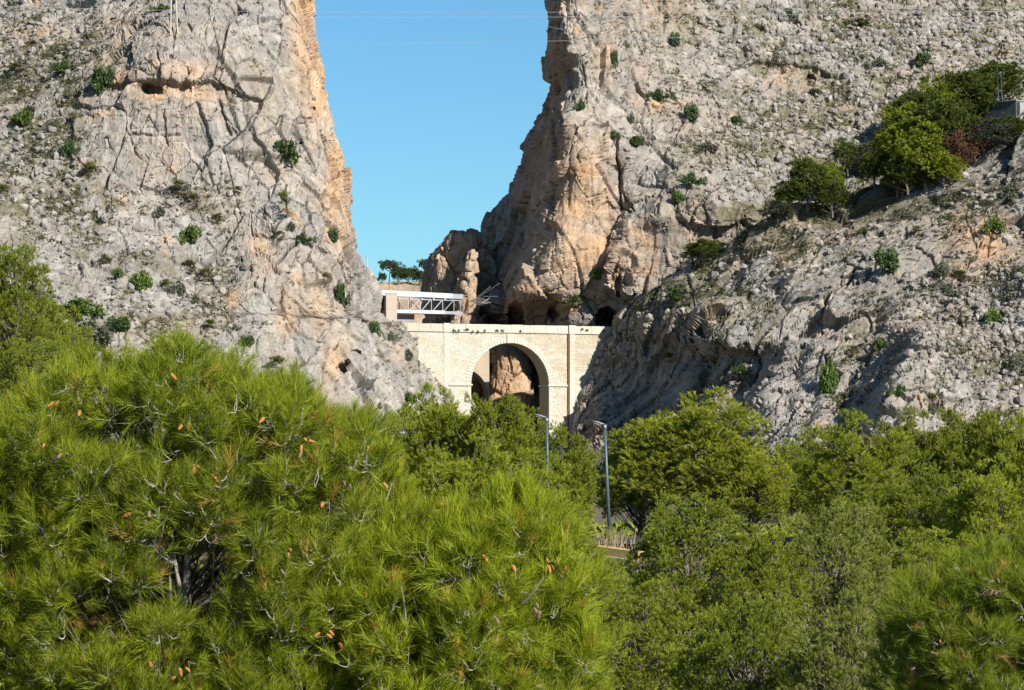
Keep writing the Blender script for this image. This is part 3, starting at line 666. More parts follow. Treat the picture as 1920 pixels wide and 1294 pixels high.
# a closed rock tower: rings of (z) rows round a centre line ------------------------
def rock_tower(name, rows, Yc, depth, orange=1.0, seed=5, dz=0.33, amp=1.0, top_round=3.0, stain=0.3):
    """rows: (py, px_left, px_right) from top to bottom"""
    zs = np.array([P(0, r[0], Yc)[2] for r in rows]); xl = np.array([P(r[1], r[0], Yc)[0] for r in rows]); xr = np.array([P(r[2], r[0], Yc)[0] for r in rows])
    o = np.argsort(zs); zs, xl, xr = zs[o], xl[o], xr[o]
    zr = np.linspace(zs[0], zs[-1], int((zs[-1] - zs[0]) / dz))
    L, R = np.interp(zr, zs, xl), np.interp(zr, zs, xr)
    n = int((R - L).max() * 3.2 / 0.4)
    th = np.linspace(0, 2 * np.pi, n, endpoint=False)
    cx, hw = (L + R) / 2, np.maximum((R - L) / 2, 0.3)
    c, s_ = np.cos(th), np.sin(th); pw = 0.75
    X = cx[:, None] + hw[:, None] * np.sign(c) * np.abs(c) ** pw
    tp = np.clip((zr[-1] - zr) / top_round, 0.02, 1) ** 0.5
    Y = Yc + (depth * tp)[:, None] * (np.sign(s_) * np.abs(s_) ** pw)[None, :]
    Z = np.repeat(zr[:, None], n, 1)
    B = np.stack([X, Y, Z], -1)
    du = np.roll(B, -1, 1) - np.roll(B, 1, 1); dv = np.gradient(B, axis=0)
    Nn = np.cross(du, dv); Nn /= np.linalg.norm(Nn, axis=-1, keepdims=True) + 1e-9
    V = B.reshape(-1, 3); NN = Nn.reshape(-1, 3)
    U = V + 1.2 * np.stack([vnoise(V / 6, seed), vnoise(V / 6 + 9, seed + 1), vnoise(V / 6 + 19, seed + 2)], -1)
    d = 1.5 * fbm(V / 10, 3, seed); tone = np.zeros(len(V))
    for (s, a_, cr) in ((6.0, 1.2, 0.8), (2.4, 0.6, 0.4)):
        f1, f2, r, off = voro(U * np.array([1, 1, 0.5]) / s, seed + int(s))
        e = f2 - f1; sm = smooth01(e, 0, 0.1)
        d += amp * (a_ * (r[:, 2] - .5) * sm + a_ * 1.3 * ((r[:, 0] - .5) * off[:, 0] + (r[:, 1] - .5) * off[:, 2]) - cr * np.exp(-(e / .06) ** 2)); tone += .4 * (r[:, 0] - .5) * sm
    d += 0.2 * fbm(V / 0.9, 3, seed + 4)
    V2 = V + NN * d[:, None]
    m, idx = len(zr), np.arange(len(zr) * n).reshape(len(zr), n)
    nx = np.roll(idx, -1, 1)
    q = np.stack([idx[:-1].ravel(), nx[:-1].ravel(), nx[1:].ravel(), idx[1:].ravel()], 1)
    V2 = np.vstack([V2, V2[idx[-1]].mean(0)[None]]); tipi = len(V2) - 1
    tri = np.stack([idx[-1], nx[-1], np.full(n, tipi)], 1)
    og = np.clip(orange * (0.7 + 0.8 * fbm(V / 6, 3, seed + 8)), 0, 1)
    col = np.stack([og, np.zeros(len(V)), np.full(len(V), stain), np.clip(.5 + tone * 1.2, 0, 1)], -1)
    col = np.vstack([col, col[-1:]])
    return tag(link(name, np_mesh(name, V2, [q, tri], M_ROCK, {"rk": col})), kind='structure')

rock_tower("back_pinnacle", [(431, 848, 884), (434, 842, 893), (445, 833, 905), (470, 818, 918), (500, 803, 926), (535, 800, 930), (560, 796, 930), (640, 790, 930), (860, 780, 930)], 800, 12, 0.8, 41, amp=1.2)
rock_tower("front_rib", [(474, 884, 892), (490, 878, 893), (505, 873, 893), (530, 865, 893), (560, 856, 892), (585, 851, 892), (612, 845, 892), (640, 842, 892)], 788, 16, 0.6, 43, amp=1.3, top_round=1.0)
rock_tower("gorge_pillar", [(640, 918, 950), (650, 912, 962), (672, 920, 990), (690, 922, 996), (715, 916, 1000), (740, 910, 1003), (800, 898, 1003), (860, 890, 1003)], 779, 8, 1.6, 47, amp=0.9)

# far hill beyond the gorge
def far_hill():
    xs = np.linspace(-160, 60, 220); ys = np.linspace(1440, 1640, 70)
    X, Y = np.meshgrid(xs, ys)
    ridge = np.interp(Y, [1440, 1500, 1560, 1640], [-12, 89, 92, 70])
    cxp = np.interp(X, [-160, -90, -75, -45, 60], [70, 86, 90, 91, 98]) / 90
    Z = -10 + (ridge + 10) * cxp
    terr = np.round(Z / 3.0) * 3.0
    Z = 0.35 * Z + 0.65 * terr + 1.2 * vnoise(np.stack([X / 7, Y / 7, Z * 0], -1), 4)
    V = np.stack([X, Y, Z], -1).reshape(-1, 3)
    n = fbm(V / 9, 3, 6)
    og = np.clip(0.55 + n, 0, 1); g = np.clip(0.25 + 1.2 * fbm(V * np.array([.2, .2, 1.2]) / 3, 3, 8), 0, 1)
    r, c = X.shape; idx = np.arange(r * c).reshape(r, c)
    q = np.stack([idx[:-1, :-1].ravel(), idx[:-1, 1:].ravel(), idx[1:, 1:].ravel(), idx[1:, :-1].ravel()], 1)
    tag(link("far_hill", np_mesh("far_hill", V, q, M_ROCK, {"rk": np.stack([og, g, og * 0, 0.35 + 0 * og], -1)})), kind='structure')
far_hill()

# ground sheet
def gz(x, y):
    z = np.interp(y, [-60, 0, 8, 16, 40, 70, 110, 160, 185, 187.5, 200, 230, 300, 520, 620, 700], [-1.7, -1.7, -2.6, -4.6, -8.0, -9.3, -9.2, -8.2, -7.3, -6.2, -6.1, -7.2, -8, -8, -8, -9])
    return z
def ground():
    ax = np.concatenate([[-6000, -2500, -1200, -600], np.linspace(-300, 300, 121), [600, 1200, 2500, 6000]])
    ay = np.concatenate([[-3000, -800, -200, -60], np.linspace(-20, 900, 185), [1200, 2000, 4000, 8000]])
    X, Y = np.meshgrid(ax, ay)
    Z = gz(X, Y) + np.where((np.abs(X) < 300) & (Y > 12) & (Y < 900), 0.25 * vnoise(np.stack([X / 6, Y / 6, X * 0], -1), 3), 0)
    V = np.stack([X, Y, Z], -1).reshape(-1, 3); r, c = X.shape; idx = np.arange(r * c).reshape(r, c)
    q = np.stack([idx[:-1, :-1].ravel(), idx[:-1, 1:].ravel(), idx[1:, 1:].ravel(), idx[1:, :-1].ravel()], 1)
    m, nt, b, out = new_mat("forest_floor")
    n = tex_noise(nt, 0.35, 6, 0.7)
    nt.links.new(ramp(nt, n, [(0.3, (0.06, 0.055, 0.03)), (0.55, (0.13, 0.105, 0.065)), (0.75, (0.24, 0.19, 0.13))]), b.inputs["Base Color"]); bump(nt, b, n, 0.3)
    tag(link("ground", np_mesh("ground", V, q, m, smooth=True)), kind='structure')
ground()
# ------------------------------------------------------------------ where the rock surface is, seen from a photo pixel
_cell = 4
_ras = np.full((340, 500), 1e9); _rx0, _ry0 = -20, -20
for _r in ROCKS.values():
    m_ = _r["front"].ravel(); _x = ((_r["px"].ravel()[m_] - _rx0) / _cell).astype(int); _y = ((_r["py"].ravel()[m_] - _ry0) / _cell).astype(int)
    ok = (_x >= 0) & (_x < 500) & (_y >= 0) & (_y < 340)
    np.minimum.at(_ras, (_y[ok], _x[ok]), _r["V"].reshape(-1, 3)[m_][ok, 1])
def surfY(px, py, rad=1):
    x, y = int((px - _rx0) / _cell), int((py - _ry0) / _cell)
    w = _ras[max(y - rad, 0):y + rad + 1, max(x - rad, 0):x + rad + 1]
    w = w[w < 1e8]
    return float(np.median(w)) if len(w) else 740.0

# ------------------------------------------------------------------ the road bridge
BZ = math.radians(22)
def build_bridge():
    R, ZS, ZT, ZD, ZB, D = 10.9, 17.7, 31.1, 33.2, -8.0, 6.5
    o = P(956.5, 722, 735.0)
    root = empty("road_bridge", (o[0], 735.0, 0), "pale masonry road bridge with one tall round arch across the gorge", "bridge", rz=BZ)
    U0, U1 = -38.0, 36.0
    nseg = 48
    ang = np.linspace(math.pi, 0, nseg + 1)
    ax = R * np.cos(ang); az = ZS + R * np.sin(ang)
    V = []; Q = []
    def quad(a, b, c, d):
        n = len(V); V.extend([a, b, c, d]); Q.append((n, n + 1, n + 2, n + 3))
    for v, s in ((0.0, 1), (D, -1)):
        def fq(x0, x1, za0, za1, zt):
            p = [(x0, v, za0), (x1, v, za1), (x1, v, zt), (x0, v, zt)]
            quad(*(p if s > 0 else p[::-1]))
        fq(U0, -R, ZB, ZB, ZT); fq(R, U1, ZB, ZB, ZT)
        for i in range(nseg): fq(ax[i], ax[i + 1], az[i], az[i + 1], ZT)
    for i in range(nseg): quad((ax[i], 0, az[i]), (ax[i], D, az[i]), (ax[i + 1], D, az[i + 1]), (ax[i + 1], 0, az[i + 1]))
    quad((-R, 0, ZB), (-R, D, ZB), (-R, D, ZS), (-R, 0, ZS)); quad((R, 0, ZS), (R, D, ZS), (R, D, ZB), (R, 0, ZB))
    quad((U0, D, ZB), (U0, 0, ZB), (U0, 0, ZT), (U0, D, ZT)); quad((U1, 0, ZB), (U1, D, ZB), (U1, D, ZT), (U1, 0, ZT))
    quad((U0, 0, ZT), (U1, 0, ZT), (U1, D, ZT), (U0, D, ZT))
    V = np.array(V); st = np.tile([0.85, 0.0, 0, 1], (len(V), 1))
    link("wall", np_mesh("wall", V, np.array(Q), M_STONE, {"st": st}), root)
    # facing stones, each with its own size, projection and colour
    rng = np.random.default_rng(5); VV = []; QQ = []; SS = []
    def stone(x0, x1, z0, z1, pr, c, y0=0.0):
        n = len(VV); g = 0.02
        for (x, z) in ((x0 + g, z0 + g), (x1 - g, z0 + g), (x1 - g, z1 - g), (x0 + g, z1 - g)): VV.append((x, y0 - pr, z))
        for (x, z) in ((x0, z0), (x1, z0), (x1, z1), (x0, z1)): VV.append((x, y0 + 0.02, z))
        QQ.extend([(n, n + 1, n + 2, n + 3)] + [(n + 4 + k, n + 4 + (k + 1) % 4, n + (k + 1) % 4, n + k) for k in range(4)])
        SS.extend([(c[0], c[1], 0, 1)] * 8)
    z = ZB + 6
    while z < ZT - 0.2:
        h = min(rng.uniform(0.42, 0.62), ZT - z)
        x = U0 + rng.uniform(0, 1)
        while x < U1 - 0.5:
            w = rng.uniform(0.6, 1.35)
            xc, zc = x + w / 2, z + h / 2
            inside = (abs(xc) < R + 0.9 and zc < ZS + 0.3) or (math.hypot(xc, max(zc - ZS, 0)) < R + 0.9 and zc >= ZS)
            if abs(xc) < R + 0.9 and zc < ZS and not abs(xc) < R + 0.05 + w / 2: inside = False
            if not inside:
                if xc > 17.6: oc = 0.75 if (27.2 < zc < 30.9 or 21.5 < zc < 26.0) else 0.15
                elif xc > 1.5: oc = 0.55 if zc > 25.6 else (0.1 if zc > 24.4 else 0.42)
                elif xc > -17: oc = 0.22
                else: oc = 0.30 if zc > 26 else 0.22
                if zc < ZS: oc *= 0.6
                oc *= 0.75
                oc += 0.16 * float(rng.uniform(-1, 1)) + 0.15 * math.sin(xc * 0.5 + zc * 0.9)
                stone(x, x + w, z, z + h, rng.uniform(0.025, 0.06), (min(max(oc, 0), 1), rng.uniform(0, 1)))
            x += w
        z += h
    tag(link("facing_stones", np_mesh("facing_stones", VV, np.array(QQ), M_STONE, {"st": np.array(SS)}), root), kind='stuff')
    # voussoirs of the arch ring: one mesh turned about the arch centre
    nv = 45; da = math.pi / nv; g = 0.004
    def vous(r0, r1, half, y0, y1, tone):
        vs = []
        for y in (y0, y1):
            for (r, a) in ((r0, -half), (r0, half), (r1, half), (r1, -half)): vs.append((r * math.sin(a), y, r * math.cos(a)))
        return np_mesh("voussoir", vs, np.array([(0, 1, 2, 3), (7, 6, 5, 4), (0, 4, 5, 1), (1, 5, 6, 2), (2, 6, 7, 3), (3, 7, 4, 0)]), M_STONE,
                       {"st": np.tile([0.02, tone, 0, 1], (8, 1))})
    kinds = [vous(R - 0.06, R + 1.45, da / 2 - g, -0.16, 0.7, t_) for t_ in (0.55, 0.8, 0.98, 0.7)]
    for i in range(nv):
        if i == nv // 2: continue
        ob = link("voussoir", kinds[rng.integers(4)], root, (0, rng.uniform(-0.03, 0.03), ZS), (0, -math.pi / 2 + (i + 0.5) * da, 0))
    link("keystone", np_mesh("keystone", *(lambda m: (m.v, [np.array([f for f in m.f])]))((lambda m: (m.box(-0.95, 0.95, -0.42, 0.4, ZS + R - 0.15, ZT - 0.25, 0.06), m)[1])(MB())), M_STONE,
         {"st": np.tile([0.0, 1.0, 0, 1], (12, 1))}), root)
    def sbox(name, x0, x1, y0, y1, z0, z1, oc=0.08, tone=0.8, bev=0.04):
        m = MB(); m.box(x0, x1, y0, y1, z0, z1, bev)
        return link(name, np_mesh(name, m.v, np.array(m.f), M_STONE, {"st": np.tile([oc, tone, 0, 1], (len(m.v), 1))}), root)
    # jamb quoins beside the opening
    for side in (-1, 1):
        zz, k = ZB + 6, 0
        while zz < ZS - 0.6:
            w = 1.5 if k % 2 else 1.0
            a, b = (R - 0.05, R + w) if side > 0 else (-R - w, -R + 0.05)
            sbox("quoin", a, b, -0.13, 0.6, zz + 0.01, zz + 0.61); zz += 0.62; k += 1
    # imposts, pilasters
    sbox("impost", -17.0, -R + 0.35, -0.42, 0.3, 17.35, 17.8, 0.1, 0.9); sbox("impost", R - 0.35, 16.3, -0.42, 0.3, 17.35, 17.8, 0.1, 0.9)
    sbox("impost", R - 0.35, R + 0.1, 0.31, D, 17.35, 17.8, 0.2, 0.7); sbox("impost", -R - 0.1, -R + 0.35, 0.31, D, 17.35, 17.8, 0.2, 0.7)
    for (a, b, pr) in ((-18.3, -16.9, 0.16), (16.5, 17.9, 0.62)):
        zz = ZB + 6
        while zz < ZT - 0.5:
            hh = min(1.1, ZT - zz); sbox("pilaster_block", a, b, -pr - rng.uniform(0, 0.03), 0.2, zz + 0.01, zz + hh, 0.05, rng.uniform(0.6, 1)); zz += hh
    # cornice and parapet
    x = U0
    while x < U1:
        w = 3.2
        sbox("cornice_block", x + 0.01, x + w - 0.01, -0.40, 0.5, ZT + 0.002, ZT + 0.26, 0.1, rng.uniform(0.5, 0.9), 0.05)
        bare = -33 < x < -18
        sbox("parapet_block", x + 0.015, x + w - 0.015, -0.22 + rng.uniform(-.02, .02), 0.28, ZT + 0.262, ZD + rng.uniform(-0.05, 0.05), 0.3 if bare else 0.06, 0.35 if bare else rng.uniform(0.65, 1.0), 0.05)
        x += w
    for a, b in ((16.3, 18.1), (-18.4, -16.8)): sbox("parapet_pier", a, b, -0.75 if a > 0 else -0.45, 0.4, ZT - 0.02, ZD + 0.14, 0.03, 1.0)
    m = MB(); m.box(U0, U1, D - 0.3, D + 0.2, ZT + 0.01, ZD); 
    link("rear_parapet", np_mesh("rear_parapet", m.v, np.array(m.f), M_STONE, {"st": np.tile([0.2, .6, 0, 1], (8, 1))}), root)
    m = MB(); m.box(U0, U1, 0.5, D - 0.3, ZT + 0.01, ZT + 0.9); m.build("roadway", M_ASPH, root)
    m = MB(); m.tube([(16.2, -0.30, ZB + 6), (16.2, -0.30, ZT)], 0.17, 8)
    for zz in range(2, 31, 4): m.box(15.98, 16.42, -0.5, 0.0, zz, zz + 0.12)
    m.build("drain_pipe", M_RUST, root)
    return root
build_bridge()

def build_old_bridge():
    R, ZS, D = 7.2, 15.5, 5.0
    o = P(866, 722, 762.0)
    root = empty("old_bridge", (o[0], 762.0, 0), "older bridge half hidden behind, seen dark through the tall arch", "bridge", rz=math.radians(14))
    V = []; Q = []; nseg = 24; ang = np.linspace(math.pi, 0, nseg + 1); ax = R * np.cos(ang); az = ZS + R * 1.0 * np.sin(ang)
    def quad(*p): n = len(V); V.extend(p); Q.append((n, n + 1, n + 2, n + 3))
    U0, U1, ZT = -16, R + 0.35, 28.0
    for v, s in ((0, 1), (D, -1)):
        def fq(x0, x1, a, b):
            p = [(x0, v, a), (x1, v, b), (x1, v, ZT), (x0, v, ZT)]; quad(*(p if s > 0 else p[::-1]))
        fq(U0, -R, -8, -8); fq(R, U1, -8, -8)
        for i in range(nseg): fq(ax[i], ax[i + 1], az[i], az[i + 1])
    for i in range(nseg): quad((ax[i], 0, az[i]), (ax[i], D, az[i]), (ax[i + 1], D, az[i + 1]), (ax[i + 1], 0, az[i + 1]))
    quad((R, 0, ZS), (R, D, ZS), (R, D, -8), (R, 0, -8)); quad((-R, 0, -8), (-R, D, -8), (-R, D, ZS), (-R, 0, ZS))
    quad((U1, 0, -8), (U1, D, -8), (U1, D, ZT), (U1, 0, ZT)); quad((U0, 0, ZT), (U1, 0, ZT), (U1, D, ZT), (U0, D, ZT))
    link("wall", np_mesh("wall", V, np.array(Q), M_STONE, {"st": np.tile([0.75, 0.1, 0, 1], (len(V), 1))}), root)
    m = MB(); m.box(U0, U1 + 0.2, -0.3, 0.3, ZT + 0.01, ZT + 0.9); m.build("parapet", M_CONCD, root)
build_old_bridge()

def build_portal():
    Y = 786.0
    c = P(917, 612, Y); z0 = c[2] - 1.0
    root = empty("tunnel_portal", (c[0], Y, z0), "shaded stone tunnel portal behind the middle of the bridge parapet", "tunnel portal", rz=math.radians(18))
    R, H = 2.1, 2.2; nseg = 16; ang = np.linspace(math.pi, 0, nseg + 1)
    pts = [(-R, 0)] + [(R * math.cos(a), H + R * math.sin(a)) for a in ang] + [(R, 0)]
    def top(x): return float(np.interp(x, [-8, -6, 2.6], [0.8, 1.4, 6.4]))
    def wl(y0, y1):
        m = MB()
        xs = [-8, -6, -4] + [p[0] for p in pts[1:-1]] + [2.6]
        zs = [0, 0, 0] + [p[1] for p in pts[1:-1]] + [0]
        for y, s in ((y0, 1), (y1, -1)):
            for i in range(len(xs) - 1):
                a, b = xs[i], xs[i + 1]
                if b <= -R + 1e-6: za = zb = 0
                elif a >= R - 1e-6: za = zb = 0
                else: za, zb = zs[i], zs[i + 1]
                q = [(a, y, za), (b, y, zb), (b, y, max(top(b), zb)), (a, y, max(top(a), za))]
                m.add(q if s > 0 else q[::-1], [(0, 1, 2, 3)])
        for i in range(len(xs) - 1):
            m.add([(xs[i], y0, top(xs[i])), (xs[i + 1], y0, top(xs[i + 1])), (xs[i + 1], y1, top(xs[i + 1])), (xs[i], y1, top(xs[i]))], [(0, 1, 2, 3)])
        return m
    wl(0, 1.0).build("portal_wall", M_CONCD, root)
    m = MB()
    for i in range(len(pts) - 1):
        (a, za), (b, zb) = pts[i], pts[i + 1]
        m.add([(a, 0, za), (a, 9, za), (b, 9, zb), (b, 0, zb)], [(0, 1, 2, 3)])
    m.build("tunnel_lining", M_CONCD, root)
    for i in range(13):
        a = math.pi * (i + .5) / 13; m = MB(); r0, r1, h = R, R + .5, math.pi / 26 - .01
        vs = [(r * math.cos(a + t), y, H + r * math.sin(a + t)) for y in (-.12, .3) for (r, t) in ((r0, h), (r0, -h), (r1, -h), (r1, h))]
        m.add(vs, [(0, 1, 2, 3), (7, 6, 5, 4), (0, 4, 5, 1), (1, 5, 6, 2), (2, 6, 7, 3), (3, 7, 4, 0)]); m.build("voussoir", M_CONC, root)
build_portal()

# ------------------------------------------------------------------ the covered gallery left of the bridge
def build_gallery():
    Y = 744.0; s = F / Y
    c = P(722, 607, Y); root = empty("road_gallery", (c[0], Y, c[2]), "white roofed steel gallery on a square concrete pier at the left end of the bridge", "gallery", rz=math.radians(24))
    k = s * math.cos(math.radians(24))
    def u(px): return (px - 722) / k
    def z(py): return (607 - py) / s
    m = MB(); m.box(0, 3.05, -0.75, 3.3, -3, z(551)); pier = m.build("pier", M_CONC, root)
    m = MB(); m.box(-0.12, 3.2, -0.88, 3.4, z(551) + 0.002, z(549)); m.build("pier_cap", M_CONC, root)
    for i, (a, b) in enumerate(((4.6, 5.5), (5.7, 6.6), (3.5, 4.4))):
        for j in range(3):
            m = MB(); m.box(-0.06, 0.02, 0.45 + j * 0.85, 1.15 + j * 0.85, a, b); m.build("vent_panel", M_DOOR, root)
    m = MB(); m.box(-0.08, 0.02, 0.6, 2.4, 0.3, 2.1); m.build("door", M_BLUE, root, )
    # roof: sloping very slightly down to the right
    m = MB(); zt0, zt1 = z(544), z(547.5); zb0, zb1 = z(554), z(557)
    L0, L1, LS = u(711), u(846), u(866)
    m.add([(L0, -0.6, zb0), (L1, -0.6, zb1), (L1, -0.6, zt1), (L0, -0.6, zt0), (L0, -0.3, zb0), (L1, -0.3, zb1), (L1, -0.3, zt1), (L0, -0.3, zt0)],
          [(0, 1, 2, 3), (7, 6, 5, 4), (3, 2, 6, 7), (0, 4, 5, 1), (0, 3, 7, 4), (1, 5, 6, 2)])
    m.build("fascia", M_WHITE, root)
    m = MB(); m.add([(L0, -0.29, zt0 - .5), (LS, -0.29, zt1 - .5), (LS, -0.29, zt1 - .1), (L0, -0.29, zt0 - .1), (L0, 8, zt0 - .5), (LS, 8, zt1 - .5), (LS, 8, zt1 - .1), (L0, 8, zt0 - .1)],
          [(0, 1, 2, 3), (7, 6, 5, 4), (3, 2, 6, 7), (0, 4, 5, 1), (0, 3, 7, 4), (1, 5, 6, 2)])
    m.build("roof_sheet", M_ROOF_SHADE, root)
    m = MB(); m.add([(L1 + .02, -0.45, zb1), (LS, -0.45, zb1 - .1), (LS, -0.45, zt1 - .1), (L1 + .02, -0.45, zt1 - .1), (L1 + .02, -0.30, zb1), (LS, -0.30, zb1 - .1), (LS, -0.30, zt1 - .1), (L1 + .02, -0.30, zt1 - .1)],
          [(0, 1, 2, 3), (7, 6, 5, 4), (3, 2, 6, 7), (0, 4, 5, 1), (0, 3, 7, 4), (1, 5, 6, 2)]); m.build("shaded_fascia_end", M_ROOF_SHADE, root)  # white fascia carried on in grey, its shade put into the colour
    m = MB(); m.box(3.06, LS, 0.0, 0.35, z(561), z(557.6)); m.build("top_chord", M_ROOF_SHADE, root)
    for px in (747, 768, 789, 811, 832):
        m = MB(); m.box(u(px) - .18, u(px) + .18, -0.5, 0.0, z(561), z(557.5)); m.build("bracket", M_WHITE, root)
    m = MB(); m.box(3.06, u(832), -0.25, 0.35, z(586.5), z(580)); m.build("lower_chord", M_WHITE, root)
    m = MB(); m.box(u(832) + .02, LS, -0.1, 0.35, z(586.5), z(581)); m.build("lower_chord", M_ROOF_SHADE, root)  # same white chord, greyed to paint in the shade
    m = MB(); m.box(3.06, LS, 0.36, 7.8, z(585), z(583)); m.build("floor_deck", M_ROOF_SHADE, root)
    def bar(a, b, y, r, mat, name):
        m = MB(); m.tube([(a[0], y, a[1]), (b[0], y, b[1])], r, 6); m.build(name, mat, root)
    zt, zb = z(560.5), z(580.5)
    for px in (765, 787, 808, 829): bar((u(px), zb), (u(px), zt), 0.05, 0.09, M_WHITE, "truss_post")
    for a, b in (((746, zt), (763, zb)), ((768, zb), (786, zt)), ((811, zb), (828, zt)), ((790, zb), (806, zt))): bar((u(a[0]), a[1]), (u(b[0]), b[1]), 0.05, 0.11, M_WHITE, "truss_diagonal")
    for px in (850, 862): bar((u(px), zb), (u(px), zt), 0.05, 0.13, M_ROOF_SHADE, "truss_post")  # posts of the shaded end, greyed instead of white
    for a, b in (((832, zb), (849, zt)),): bar((u(a[0]), a[1]), (u(b[0]), b[1]), 0.05, 0.13, M_ROOF_SHADE, "truss_diagonal")  # diagonal of the shaded end, shade painted as grey
    for px in (762, 784, 805, 826, 847): bar((u(px + 6), zb), (u(px + 6), zt), 7.5, 0.10, M_STEEL, "rear_truss_post")
    for px in (762, 784, 805, 826): bar((u(px + 7), zt), (u(px + 24), zb), 7.5, 0.10, M_STEEL, "rear_truss_diagonal")
    # plinth of rock-faced wall under the deck
    m = MB(); m.box(u(742) + 0.3, u(782), 2.2, 6, -1.5, z(587.5)); m.build("support_wall", M_CONCD, root)
    m = MB(); m.tube([(u(733), 1.5, z(548)), (u(733), 1.5, z(530))], 0.05, 5); m.build("aerial", M_DOOR, root)
build_gallery()

def build_net():
    Y = 758.0
    c = P(905, 565, Y); root = empty("rockfall_net", c, "sagging grey rockfall net on slanting posts above the tunnel mouth", "safety net")
    def L(px, py, dy=0): p = P(px, py, Y + dy); return Vector((p[0] - c[0], p[1] - c[1] + 0, p[2] - c[2]))
    A, B, C_, D_ = L(879, 566, 0), L(912, 570.5, -4), L(921, 566, -1), L(899, 557, 6)
    m = MB(); n = 12
    def pt(i, j):
        a, b = i / n, j / n; p = (A * (1 - a) + B * a) * (1 - b) + (D_ * (1 - a) + C_ * a) * b
        return p + Vector((0, 0, -1.1 * math.sin(math.pi * a) * math.sin(math.pi * b) + .15 * math.sin(7 * a + 5 * b)))
    for i in range(n + 1): m.tube([pt(i, j) for j in range(n + 1)], 0.05, 4, False); m.tube([pt(j, i) for j in range(n + 1)], 0.05, 4, False)
    for i in range(n * 2):
        a = (i % n); m.tube([pt(a, 0) if i < n else pt(0, a), pt(n, n - a) if i < n else pt(n - a, n)], 0.04, 4, False)
    m.build("net", M_NET, root)
    for a, b, r in ((L(899, 557, 4), L(936, 531.5, 0), 0.10), (L(906, 556, 2), L(932, 556, -1), 0.11), (L(893, 559, 5), L(920, 537, 5), 0.05), (L(903, 569, -3), L(918, 559, 0), .10)):
        m = MB(); m.tube([a, b], r, 6); m.build("post" if r > .09 else "stay_cable", M_STEEL, root)
build_net()

def pole(name, top, bot, Y, r, mat, label, cat, n=8, arms=None):
    t, b = P(*top, Y), P(*bot, Y)
    root = empty(name, b, label, cat)
    m = MB(); m.tube([(0, 0, -1.0), (t[0] - b[0], 0, t[2] - b[2])], [r, r * .7], n); m.build("pole", mat, root)
    if arms:
        for (za, w) in arms:
            m = MB(); f = za; m.box((t[0] - b[0]) * f - w, (t[0] - b[0]) * f + w, -.08, .08, (t[2] - b[2]) * f - .08, (t[2] - b[2]) * f + .08); m.build("cross_arm", M_STEEL, root)
    return root
pole("utility_pole", (688, 479), (692, 602), surfY(690, 585) - 2.5, 0.20, M_CREAM, "slim cream pole standing just left of the gallery pier", "pole", arms=[(0.98, 0.5)])
yy = surfY(325, 60) - 1.0
t = empty("pylon", P(320, 58, yy), "pale two-legged power line pylon on the left cliff shoulder, its top out of view", "pylon")
o0 = Vector(P(320, 58, yy))
for (a, b) in (((319.5, 60), (323, -70)), ((333, 56), (327, -70))):
    m = MB(); m.tube([Vector(P(a[0], a[1] + 6, yy)) - o0, Vector(P(*b, yy)) - o0], 0.19, 8); m.build("leg", M_CREAM, t)
for py in (-10, -40):
    m = MB(); m.tube([Vector(P(321.5, py, yy)) - o0, Vector(P(330, py, yy)) - o0], 0.1, 6); m.build("brace", M_STEEL, t)
yh = min(surfY(1870, 215, 2), surfY(1850, 225, 2), surfY(1895, 215, 2)) - 4.5
pole("antenna_mast", (1869, 128), (1873, 200), yh - 0.5, 0.13, M_POLE, "taller left one of two thin green-grey masts above the concrete hut", "mast")
pole("antenna_mast", (1876, 134), (1880, 200), yh - 0.7, 0.13, M_POLE, "shorter right one of two thin green-grey masts above the concrete hut", "mast")
def hut():
    c = P(1846, 222, yh); s = F / yh
    root = empty("concrete_hut", c, "low grey concrete hut beside the pines on the upper right slope", "hut", rz=math.radians(-46))
    m = MB(); m.box(0, 72 / s, 0, 4, -3, 27 / s); m.build("wall", M_HUT, root)  # wall colour carries the shade of the front
    m = MB(); m.box(-.2, 72 / s + .2, -.25, 4.2, 27 / s + .003, 29.0 / s); m.build("roof_slab", M_CONCD, root)
    m = MB(); m.box(72 / s + 0.003, 72 / s + 1.1, 0.3, 3.6, -3, 24 / s); m.build("end_buttress", M_CONCD, root)
hut()

# cables across the gorge
def cable(p0, pm, p1, Y, r, label):
    a, b, c = Vector(P(*p0, Y)), Vector(P(*pm, Y)), Vector(P(*p1, Y))
    pts = []
    for i in range(41):
        t_ = i / 40; pts.append(a * (2 * (t_ - .5) * (t_ - 1)) + b * (-4 * t_ * (t_ - 1)) + c * (2 * t_ * (t_ - .5)))
    m = MB(); m.tube([p - a for p in pts], r, 5)
    o_ = m.build("power_cable", M_CABLE, None, a); tag(o_, label, "cable", "power cables strung across the gorge")
cable((-40, 10), (800, 23.5), (1960, 12), 690, 0.038, "uppermost thin pale cable crossing the sky between the cliffs")
cable((-40, 22), (800, 33), (1960, 20), 691, 0.042, "second pale cable from the top crossing the sky gap")
cable((-40, 66), (800, 81), (1960, 44), 688, 0.038, "lowest pale cable crossing the sky well below the other two")
cable((1180, -20), (1560, 22), (1960, 38), 700, 0.03, "short cable slanting down over the rubble slope at the top right")
cable((1000, 40), (1300, 70), (1960, 40), 700, 0.03, "faint sagging cable in front of the right cliff")

